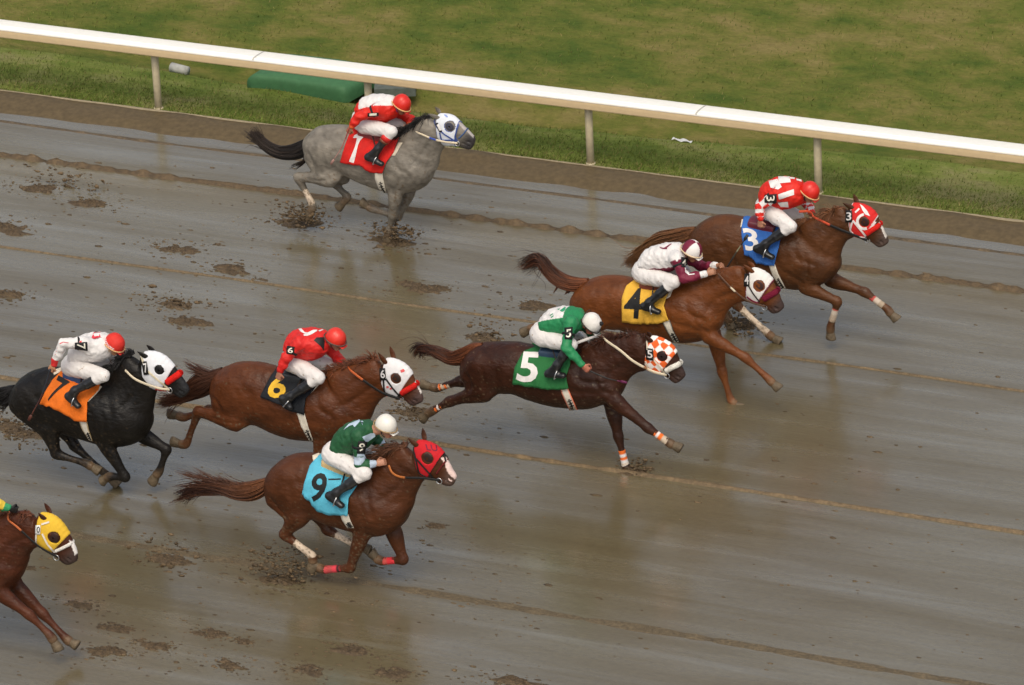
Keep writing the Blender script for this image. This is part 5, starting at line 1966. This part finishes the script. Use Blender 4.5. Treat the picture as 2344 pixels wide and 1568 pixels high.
HRED = (.60, .018, .009)
JOCKEYS = {
 '1': dict(label="jockey in red silks with white back and red cap on the grey horse", torso=[((1105, 140), (1118, 335)), ((1165, 88), (1212, 338)), ((1275, 78), (1305, 335)), ((1375, 92), (1390, 300))], pelvis=(1120, 310),
    arm_near=[((1250, 215), -.17), ((1070, 285), -.27), ((1005, 375), -.31), ((965, 440), -.32)], arm_far=[((1390, 220), .17), ((1550, 310), .25), ((1535, 360), .10), ((1500, 400), .05)],
    leg=[(1130, 365), (1375, 415), (1250, 575), (1155, 650), (1285, 712)], fknee=(1455, 350), head=(1470, 158), pitch=38, skin=(.30, .135, .075),
    pattern=pat(HRED, (lambda t, p, a, s, q: (~a) & (p < 62) & (t > .12), WHT), (lambda t, p, a, s, q: a & (s > 1.86), (.55, .08, .02))), helmet=helm(HRED), peak=HRED, band=(.62, .36, .16),
    armband=('1', [(1172, 274), (1172, 254), (1238, 250), (1238, 270)], 0), strap=(.03, .06, .25), boot_top=((.58, .02, .016), (.14, .045, .02))),
 '3': dict(label="jockey in red and white checked silks and red cap on the leading horse", torso=[((1160, 185), (1195, 330)), ((1215, 108), (1252, 335)), ((1320, 82), (1345, 335)), ((1420, 105), (1440, 300))], pelvis=(1195, 310),
    arm_near=[((1270, 215), -.17), ((1125, 320), -.26), ((1132, 420), -.32), ((1130, 480), -.33)], arm_far=[((1430, 220), .17), ((1510, 320), .22), ((1535, 375), .08), ((1545, 395), .04)],
    leg=[(1205, 360), (1370, 470), (1170, 610), (1100, 645), (1225, 712)], fknee=(1425, 395), head=(1520, 192), pitch=40, skin=(.38, .18, .11),
    pattern=pat(HRED, (lambda t, p, a, s, q: a & (s > .35) & (s < 1.8) & ((np.floor(s * 3.4) + np.floor(q / 60)) % 2 == 0), WHT)), helmet=helm(HRED), peak=HRED, band=(.60, .35, .16),
    armband=('3', [(1243, 230), (1243, 272), (1180, 276), (1180, 234)], 0), collar=(.7, .62, .6),
    marks=[('silk_patch', [[(1270, 82), (1362, 85), (1368, 128), (1275, 138)], [(1195, 118), (1265, 102), (1298, 165), (1270, 185), (1212, 170)], [(1268, 222), (1392, 182), (1395, 225), (1275, 262)], [(1265, 285), (1345, 278), (1352, 322), (1290, 318)],
           [(1358, 88), (1398, 92), (1400, 104), (1362, 100)], [(1410, 100), (1450, 108), (1452, 124), (1412, 112)]], WHT)]),
 '4': dict(label="jockey in white silks with maroon sleeves crouched low on the chestnut horse", torso=[((1068, 190), (1095, 318)), ((1135, 132), (1185, 325)), ((1255, 102), (1292, 325)), ((1350, 98), (1370, 300))], pelvis=(1088, 325),
    arm_near=[((1335, 225), -.17), ((1400, 385), -.24), ((1575, 345), -.14), ((1640, 325), -.10)], arm_far=[((1440, 220), .17), ((1540, 290), .22), ((1660, 282), .08), ((1735, 272), .04)],
    leg=[(1095, 365), (1320, 405), (1120, 575), (1075, 605), (1195, 650)], fknee=(1400, 330), head=(1462, 152), pitch=30, skin=(.33, .15, .085),
    pattern=pat(WHT, (lambda t, p, a, s, q: (~a) & (p > 112) & (t > .05), MAR), (lambda t, p, a, s, q: a & (s > .05) & (s < 1.72), MAR)),
    helmet=helm((.74, .70, .66), (lambda a, b, s: (np.floor(np.arctan2(s, a) / (math.pi / 2) + .15).astype(int) % 2 == 0), MAR)), peak=(.74, .7, .66), band=(.60, .46, .30), gloss=0,
    armband=('4', [(1380, 228), (1412, 232), (1410, 285), (1382, 280)], 0),
    marks=[('silk_emblem', [[(1200, 132), (1225, 140), (1262, 142), (1262, 152), (1230, 152), (1205, 142)], [(1230, 145), (1290, 108), (1300, 108), (1250, 150)]], MAR),
           ('sleeve_emblem', [[(1400, 300), (1408, 296), (1412, 330), (1436, 350), (1480, 345), (1482, 352), (1434, 358), (1405, 335)], [(1415, 318), (1440, 345), (1434, 350), (1410, 326)]], WHT)]),
 '5': dict(label="jockey in green silks with white back panel and white cap, reaching down with a whip", torso=[((1125, 165), (1168, 300)), ((1195, 118), (1225, 330)), ((1300, 92), (1320, 330)), ((1395, 108), (1408, 290))], pelvis=(1132, 305),
    arm_near=[((1345, 225), -.20), ((1310, 420), -.37), ((1440, 562), -.39), ((1495, 612), -.38)], arm_far=[((1430, 215), .17), ((1520, 310), .22), ((1570, 335), .08), ((1610, 335), .04)],
    leg=[(1130, 345), (1350, 395), (1240, 560), (1165, 630), (1290, 645)], fknee=(1400, 345), head=(1515, 222), pitch=48, skin=(.40, .135, .085),
    pattern=pat((.018, .20, .072), (lambda t, p, a, s, q: (~a) & (p < 56) & (t < .80), WHT)), helmet=helm((.68, .65, .61)), peak=(.68, .65, .61), band=(.03, .025, .02), gloss=0, pompom=1,
    armband=('5', [(1310, 278), (1350, 274), (1346, 342), (1310, 340)], 0),
    marks=[('silk_emblem', [[(1258, 130), (1300, 98), (1308, 106), (1296, 132), (1278, 140)], [(1240, 118), (1262, 112), (1252, 126)], [(1180, 165), (1206, 150), (1209, 156), (1185, 172)], [(1188, 180), (1210, 166), (1212, 172), (1192, 188)]], (.03, .24, .12))]),
 '6': dict(label="jockey in plain red silks with black collar and glossy red cap", torso=[((1110, 178), (1145, 330)), ((1170, 110), (1205, 350)), ((1278, 95), (1300, 350)), ((1365, 112), (1395, 300))], pelvis=(1155, 345),
    arm_near=[((1190, 215), -.17), ((1085, 330), -.27), ((1035, 445), -.32), ((1020, 500), -.33)], arm_far=[((1400, 230), .17), ((1490, 330), .22), ((1545, 380), .08), ((1585, 395), .04)],
    leg=[(1165, 390), (1345, 490), (1120, 640), (1055, 655), (1120, 725)], fknee=(1470, 405), head=(1482, 172), pitch=28, skin=(.36, .16, .10),
    pattern=pat((.60, .020, .016)), helmet=helm((.66, .03, .016)), peak=(.66, .03, .016), band=(.10, .06, .05),
    armband=('6', [(1102, 250), (1142, 255), (1136, 296), (1098, 292)], 0), collar=BLK,
    marks=[('silk_emblem', [[(1182, 104), (1205, 100), (1232, 130), (1268, 136), (1262, 146), (1228, 142), (1200, 126)], [(1220, 152), (1255, 134), (1300, 112), (1332, 112), (1330, 122), (1290, 146), (1250, 160), (1228, 160)], [(1340, 118), (1372, 108), (1382, 112), (1350, 126)]], WHT), ('shirt_collar', [[(1305, 195), (1325, 172), (1380, 170), (1390, 200), (1385, 278), (1358, 240)]], BLK)]),
 '7': dict(label="jockey in white silks with red cuffs and red cap on the black horse", torso=[((648, 225), (688, 370)), ((712, 140), (758, 370)), ((832, 95), (862, 358)), ((925, 112), (950, 330))], pelvis=(668, 385),
    arm_near=[((740, 195), -.18), ((560, 195), -.30), ((475, 385), -.33), ((440, 445), -.33)], arm_far=[((930, 220), .17), ((1035, 345), .22), ((1090, 400), .08), ((1112, 425), .04)],
    leg=[(690, 420), (920, 480), (665, 615), (605, 665), (698, 752)], fknee=(1030, 415), head=(1020, 190), pitch=36, skin=(.46, .22, .12),
    pattern=pat(WHT, (lambda t, p, a, s, q: a & (s > 1.72), (.62, .03, .03)), (lambda t, p, a, s, q: a & (s > .10) & (s < .22) & (np.abs(q - 20) < 30), (.62, .03, .03))),
    helmet=helm((.60, .03, .02), (lambda a, b, s: (b < .012) & (a < .06) & ((np.floor(np.arctan2(s, a) * 9) + np.floor(b * 55)) % 2 == 0), (.75, .7, .68))), peak=(.60, .03, .02), band=(.60, .34, .16), gloss=0,
    armband=('7', [(755, 196), (758, 246), (682, 236), (682, 200)], 0), strap=(.5, .3, .12), marks=[('silk_emblem', [[(825, 90), (850, 84), (900, 86), (880, 100), (845, 103)]], (.62, .03, .05)),
        ('sleeve_emblem', [[(530, 195), (560, 182), (610, 190), (610, 194), (562, 188), (535, 202)], [(510, 235), (514, 235), (514, 240), (510, 240)], [(500, 262), (505, 262), (505, 268), (500, 268)], [(488, 290), (494, 290), (494, 296), (488, 296)]], (.62, .03, .05))]),
 '9': dict(label="jockey in dark green silks with pale bands and plain white cap", torso=[((1228, 288), (1285, 400)), ((1280, 210), (1350, 400)), ((1372, 150), (1430, 372)), ((1470, 138), (1510, 310))], pelvis=(1245, 385),
    arm_near=[((1415, 260), -.17), ((1420, 475), -.22), ((1545, 470), -.14), ((1625, 450), -.10)], arm_far=[((1500, 250), .17), ((1600, 340), .22), ((1640, 395), .08), ((1660, 425), .04)],
    leg=[(1255, 430), (1465, 540), (1250, 685), (1190, 710), (1288, 785)], fknee=(1530, 430), head=(1622, 172), pitch=24, skin=(.42, .20, .125),
    pattern=pat((.016, .085, .032), (lambda t, p, a, s, q: a & (s > 1.62), (.42, .50, .60)), (lambda t, p, a, s, q: a & (s > .70) & (s < .95), (.42, .50, .60))),
    helmet=helm((.72, .69, .62)), peak=(.72, .69, .62), band=(.30, .2, .1), armband=('9', [(1420, 312), (1464, 316), (1450, 378), (1412, 374)], 0),
    marks=[('silk_emblem', [[(1300, 215), (1340, 170), (1420, 137), (1432, 134), (1452, 158), (1424, 150), (1385, 195), (1370, 178), (1345, 185)], [(1440, 268), (1500, 240), (1535, 236), (1538, 262), (1500, 290), (1470, 312)], [(1405, 395), (1445, 392), (1468, 412), (1400, 415)]], (.42, .52, .62))]),
 '10': dict(label="jockey in yellow silks with a green cuff, only the arm in view", torso=[(m6(1060, 178), m6(1095, 330)), (m6(1120, 110), m6(1155, 350)), (m6(1228, 95), m6(1250, 350)), (m6(1315, 112), m6(1345, 300))], pelvis=m6(1105, 345),
    arm_near=[((-270, 60), -.17), ((-110, 110), -.20), ((80, 180), -.12), ((125, 195), -.08)], glove=1, arm_far=[((-200, 60), .17), ((-60, 150), .2), ((60, 200), .08), ((110, 210), .05)],
    leg=[m6(1115, 390), m6(1295, 490), m6(1070, 640), m6(1005, 655), m6(1070, 725)], fknee=m6(1420, 405), head=(-170, -40), pitch=26, skin=(.36, .16, .10),
    pattern=pat((.66, .46, .05), (lambda t, p, a, s, q: a & (s > 1.76), (.03, .25, .10))), helmet=helm((.66, .46, .05)), peak=(.66, .46, .05), band=(.03, .03, .03)),
}

BUILT = {}
for key, H in HORSES.items():
    O = build_horse(key, H)
    add_tack(key, H, O)
    BUILT[key] = O
RIDERS = {}
for key, J in JOCKEYS.items():
    J['cr'], J['Y'], J['horse_root'] = HORSES[key]['cr'], HORSES[key]['Y'], BUILT[key]['root']
    RIDERS[key] = build_jockey(key, J)


def at(key, p, dy):
    return on_plane(PX(HORSES[key]['cr'], p), HORSES[key]['Y'] + dy)


whip("pinkish whip hanging from the red jockey's hand against the grey horse's flank", [at('1', (985, 385), -.34), at('1', (958, 470), -.35), at('1', (915, 570), -.36), at('1', (850, 670), -.37)], .009, [(.30, .06, .05), (.35, .12, .10), (.38, .2, .17)])
whip("black whip pointing up from the hands of the maroon sleeved jockey", [at('4', (1725, 310), .03), at('4', (1745, 285), .03), at('4', (1800, 195), .05), at('4', (1872, 85), .08)], .011, [BLK, BLK, (.03, .03, .02), (.2, .2, .12), BLK])
whip("black whip with a purple tip held low beside the dark bay horse's shoulder", [at('5', (1470, 590), -.36), at('5', (1530, 622), -.36), at('5', (1640, 668), -.36), at('5', (1735, 690), -.36)], .010, [BLK] * 9 + [(.13, .015, .07)])
whip("dark whip held straight down behind the orange saddle cloth", [at('7', (445, 425), -.36), at('7', (425, 500), -.36), at('7', (370, 660), -.37), at('7', (280, 830), -.38)], .012, [(.02, .025, .035), (.02, .025, .035), (.06, .02, .02), (.10, .03, .02)])

# ------------------------------------------------------------------ churned mud, drag ridges, flying clods
_bl = {}


def blob(n=7, m=4, seed=0):
    k = (n, m, seed)
    if k not in _bl:
        r = np.random.default_rng(seed)
        vs = [(0, 0, 1.0)]
        for j in range(1, m):
            a = math.pi * j / m
            for i in range(n):
                b_ = 2 * math.pi * i / n
                q = r.uniform(.7, 1.25)
                vs.append((q * math.sin(a) * math.cos(b_), q * math.sin(a) * math.sin(b_), q * math.cos(a)))
        vs.append((0, 0, -1.0))
        fs = [(0, 1 + i, 1 + (i + 1) % n) for i in range(n)]
        for j in range(m - 2):
            for i in range(n):
                a, b_ = 1 + j * n + i, 1 + j * n + (i + 1) % n
                fs.append((a, a + n, b_ + n, b_))
        L = len(vs) - 1
        o = 1 + (m - 2) * n
        fs += [(o + i, L, o + (i + 1) % n) for i in range(n)]
        _bl[k] = (np.array(vs), fs)
    return _bl[k]


MUDC = np.array((.080, .053, .027))


def ridge(name, y0, x0, x1, w, h, colr, lump=.0, seed=0, gap=0.0):
    xs = np.arange(x0, x1, .07)
    G, cc = [], []
    for x in xs:
        q = noise.noise(Vector((x * 1.3, seed, 0)))
        q2 = noise.noise(Vector((x * 5.5, seed, 3)))
        ww = w * (1 + .35 * q + .4 * lump * q2)
        hh = h * max(0.02, (1 + .4 * q + lump * 1.2 * q2))
        dy = .035 * noise.noise(Vector((x * .35, seed, 7)))
        G.append([(x, y0 + dy + ww * t, -.004 + hh * (1 - abs(t) ** 1.6)) for t in (-1, -.7, -.35, 0, .35, .7, 1)])
        cc.append([np.array(colr) * (1 + .3 * q2 * (1 + lump))] * 7)
    b = MB()
    b.grid(np.array(G), np.array(cc).reshape(-1, 3))
    o = b.build(name, M_MUD, usecol=True)
    o["kind"] = "structure"


ridge("mud_ridge", 3.27, -40, 40, .065, .048, (.088, .058, .029), 1.1, 1)
ridge("mud_ridge", .62, -40, 40, .026, .022, (.135, .094, .050), .2, 2)
ridge("mud_ridge", -2.80, -40, 40, .042, .032, (.140, .096, .050), .3, 3)
ridge("mud_ridge", -6.20, -40, 40, .110, .007, (.110, .082, .046), .3, 4)
ridge("mud_ridge", 4.30, -40, 40, .050, .012, (.10, .072, .042), .6, 5)

prints = [(90, 432, 1.0), (215, 466, 1.0), (20, 520, 1.1), (400, 570, 1.0), (532, 617, 1.0), (15, 676, 1.1), (425, 735, 1.05), (980, 660, 1.1), (1235, 702, 1.1), (1110, 775, .9),
          (30, 985, 1.2), (395, 1284, 1.1), (650, 1330, 1.0), (195, 1387, .8), (265, 1437, .7), (490, 1452, .75), (560, 1468, .65), (255, 1493, .9), (365, 1480, .8), (530, 1525, .8),
          (812, 1488, .8), (714, 1536, .8), (905, 1544, .9), (1180, 1562, 1.0), (690, 512, 1.2), (900, 556, 1.3), (410, 700, .9), (940, 945, .9), (1455, 1082, .7), (1690, 740, 1.2),
          (60, 1300, .5), (1005, 1205, .5), (500, 560, .3), (600, 640, .3)]
mud = MB()
r_ = np.random.default_rng(21)
for px_, py_, s in prints:
    c = on_ground((px_, py_))
    # ragged torn-up heaps, a few overlapping lobes dragged along the running direction
    for lobe in range(5):
        n, rings = 20, 4
        vs, cs = [], []
        sd = r_.uniform(0, 99)
        lc = c + np.array([r_.normal(0, .10) * s, r_.normal(0, .045) * s, 0])
        R0 = r_.uniform(.05, .13) * s
        el = r_.uniform(1.1, 2.2)
        for j in range(rings):
            t = j / (rings - 1)
            for i in range(n):
                a = 2 * math.pi * i / n
                q = noise.noise(Vector((math.cos(a) * 2.2 + sd, math.sin(a) * 2.2, t)))
                rr = (.12 + .88 * t) * R0 * (1 + .75 * q)
                z = -.006 + (.042 * s * (1 - t ** 1.5)) * (.55 + 1.1 * abs(noise.noise(Vector((math.cos(a) * 3 + sd, math.sin(a) * 3, t * 4)))))
                vs.append((lc[0] + rr * el * math.cos(a), lc[1] + rr * .8 * math.sin(a), z if j < rings - 1 else -.008))
                cs.append(MUDC * (.65 + .6 * r_.uniform()))
        vs.append((lc[0], lc[1], .012 * s))
        cs.append(MUDC * .7)
        fs = [(j * n + i, j * n + (i + 1) % n, (j + 1) * n + (i + 1) % n, (j + 1) * n + i) for j in range(rings - 1) for i in range(n)]
        fs += [(len(vs) - 1, (i + 1) % n, i) for i in range(n)]
        mud.add(vs, fs, np.array(cs))
    for k in range(int(110 * s)):
        bv_, bf = blob(6, 4, int(r_.integers(8)))
        a, q = r_.uniform(0, 6.28), abs(r_.normal(0, 1))
        p = c + np.array([math.cos(a) * q * .28 * s - .06 * q, math.sin(a) * q * .15 * s, 0])
        sz = r_.uniform(.004, .016) * s ** .5 * (1.5 if q < .8 else .9) * (1 if r_.uniform() < .85 else 1.7)
        v = bv_ * np.array([sz * r_.uniform(1, 2.6), sz, sz * .5])
        mud.add(v + p, bf, MUDC * r_.uniform(.7, 1.4))
o = mud.build("churned_mud", M_MUD, usecol=True)
tag(o, "dark hoof-churned patches of mud scattered along the track behind the horses", "mud", kind="stuff")

fl = MB()
for k in range(1500):
    u = r_.uniform()
    if u < .62:
        p = on_ground((r_.uniform(-60, 1250), r_.uniform(370, 1560)))
    elif u < .85:
        cpt = prints[int(r_.integers(len(prints)))]
        p = on_ground((cpt[0] + r_.normal(0, 90), cpt[1] + r_.normal(0, 28)))
    else:
        p = on_ground((r_.uniform(900, 2400), r_.uniform(620, 1560)))
    if p[1] > 4.4:
        continue
    bv_, bf = blob(6, 4, int(r_.integers(8)))
    sz = r_.uniform(.004, .015) * (1 if r_.uniform() < .88 else 1.8)
    fl.add(bv_ * np.array([sz * r_.uniform(1.2, 3.0), sz, sz * .45]) + p, bf, MUDC * r_.uniform(.8, 1.7))
o = fl.build("mud_flecks", M_MUD, usecol=True)
tag(o, "small flecks and crumbs of mud strewn over the wet track", "mud", kind="stuff")

# clods still in the air behind the striking hooves: (px, py, lateral plane, spread x, spread z, count, label)
sprays = [((700, 492), 2.22, .17, .08, 190, "mud flying up round the grey horse's hind hoof"), ((905, 528), 2.25, .15, .06, 190, "mud bursting round the grey horse's planted fore hoof"),
          ((650, 1292), -6.42, .24, .13, 190, "mud kicked up behind the hind hooves of horse 9"), ((1685, 728), 1.15, .18, .16, 120, "mud thrown up beneath horse 3 beyond the head of horse 4"),
          ((35, 985), -5.2, .25, .16, 110, "mud spraying up behind the black horse at the left edge"), ((400, 690), -4.4, .22, .06, 60, "thin streak of mud flying behind the tail of horse 6"),
          ((940, 936), -2.9, .10, .07, 60, "mud flung up by the hind hoof of the dark bay horse"), ((1458, 1074), -2.7, .10, .05, 50, "mud splashing from the planted fore hoof of horse 5"),
          ((390, 1262), -7.4, .22, .12, 60, "mud hanging in the air ahead of the yellow hooded horse"), ((170, 425), 2.6, .40, .16, 70, "mud crumbs falling far behind the grey horse"),
          ((1130, 760), -1.2, .16, .14, 60, "mud crumbs flying behind the green silks jockey"), ((1640, 860), .9, .12, .18, 26, "a few dark crumbs flying below the head of horse 4")]
for (c0, yy, sx, sz_, cnt, lab) in sprays:
    c = on_plane(c0, yy)
    b = MB()
    for k in range(int(cnt * 1.7)):
        bv_, bf = blob(6, 4, int(r_.integers(8)))
        g = r_.normal(0, 1, 3)
        z = c[2] + g[2] * sz_ * .8
        p = np.array([c[0] + g[0] * sx - .25 * max(0, g[2]) * sx, c[1] + g[1] * .10, max(.01, abs(z))])
        s = r_.uniform(.0025, .011) * (1 if r_.uniform() < .85 else 2.0)
        v = bv_ * np.array([s * r_.uniform(1, 3.2), s, s * r_.uniform(.8, 1.3)])
        b.add(v + p, bf, MUDC * r_.uniform(.8, 1.8))
    o = b.build("mud_spray", M_MUD, usecol=True)
    tag(o, lab, "mud spray", kind="stuff")
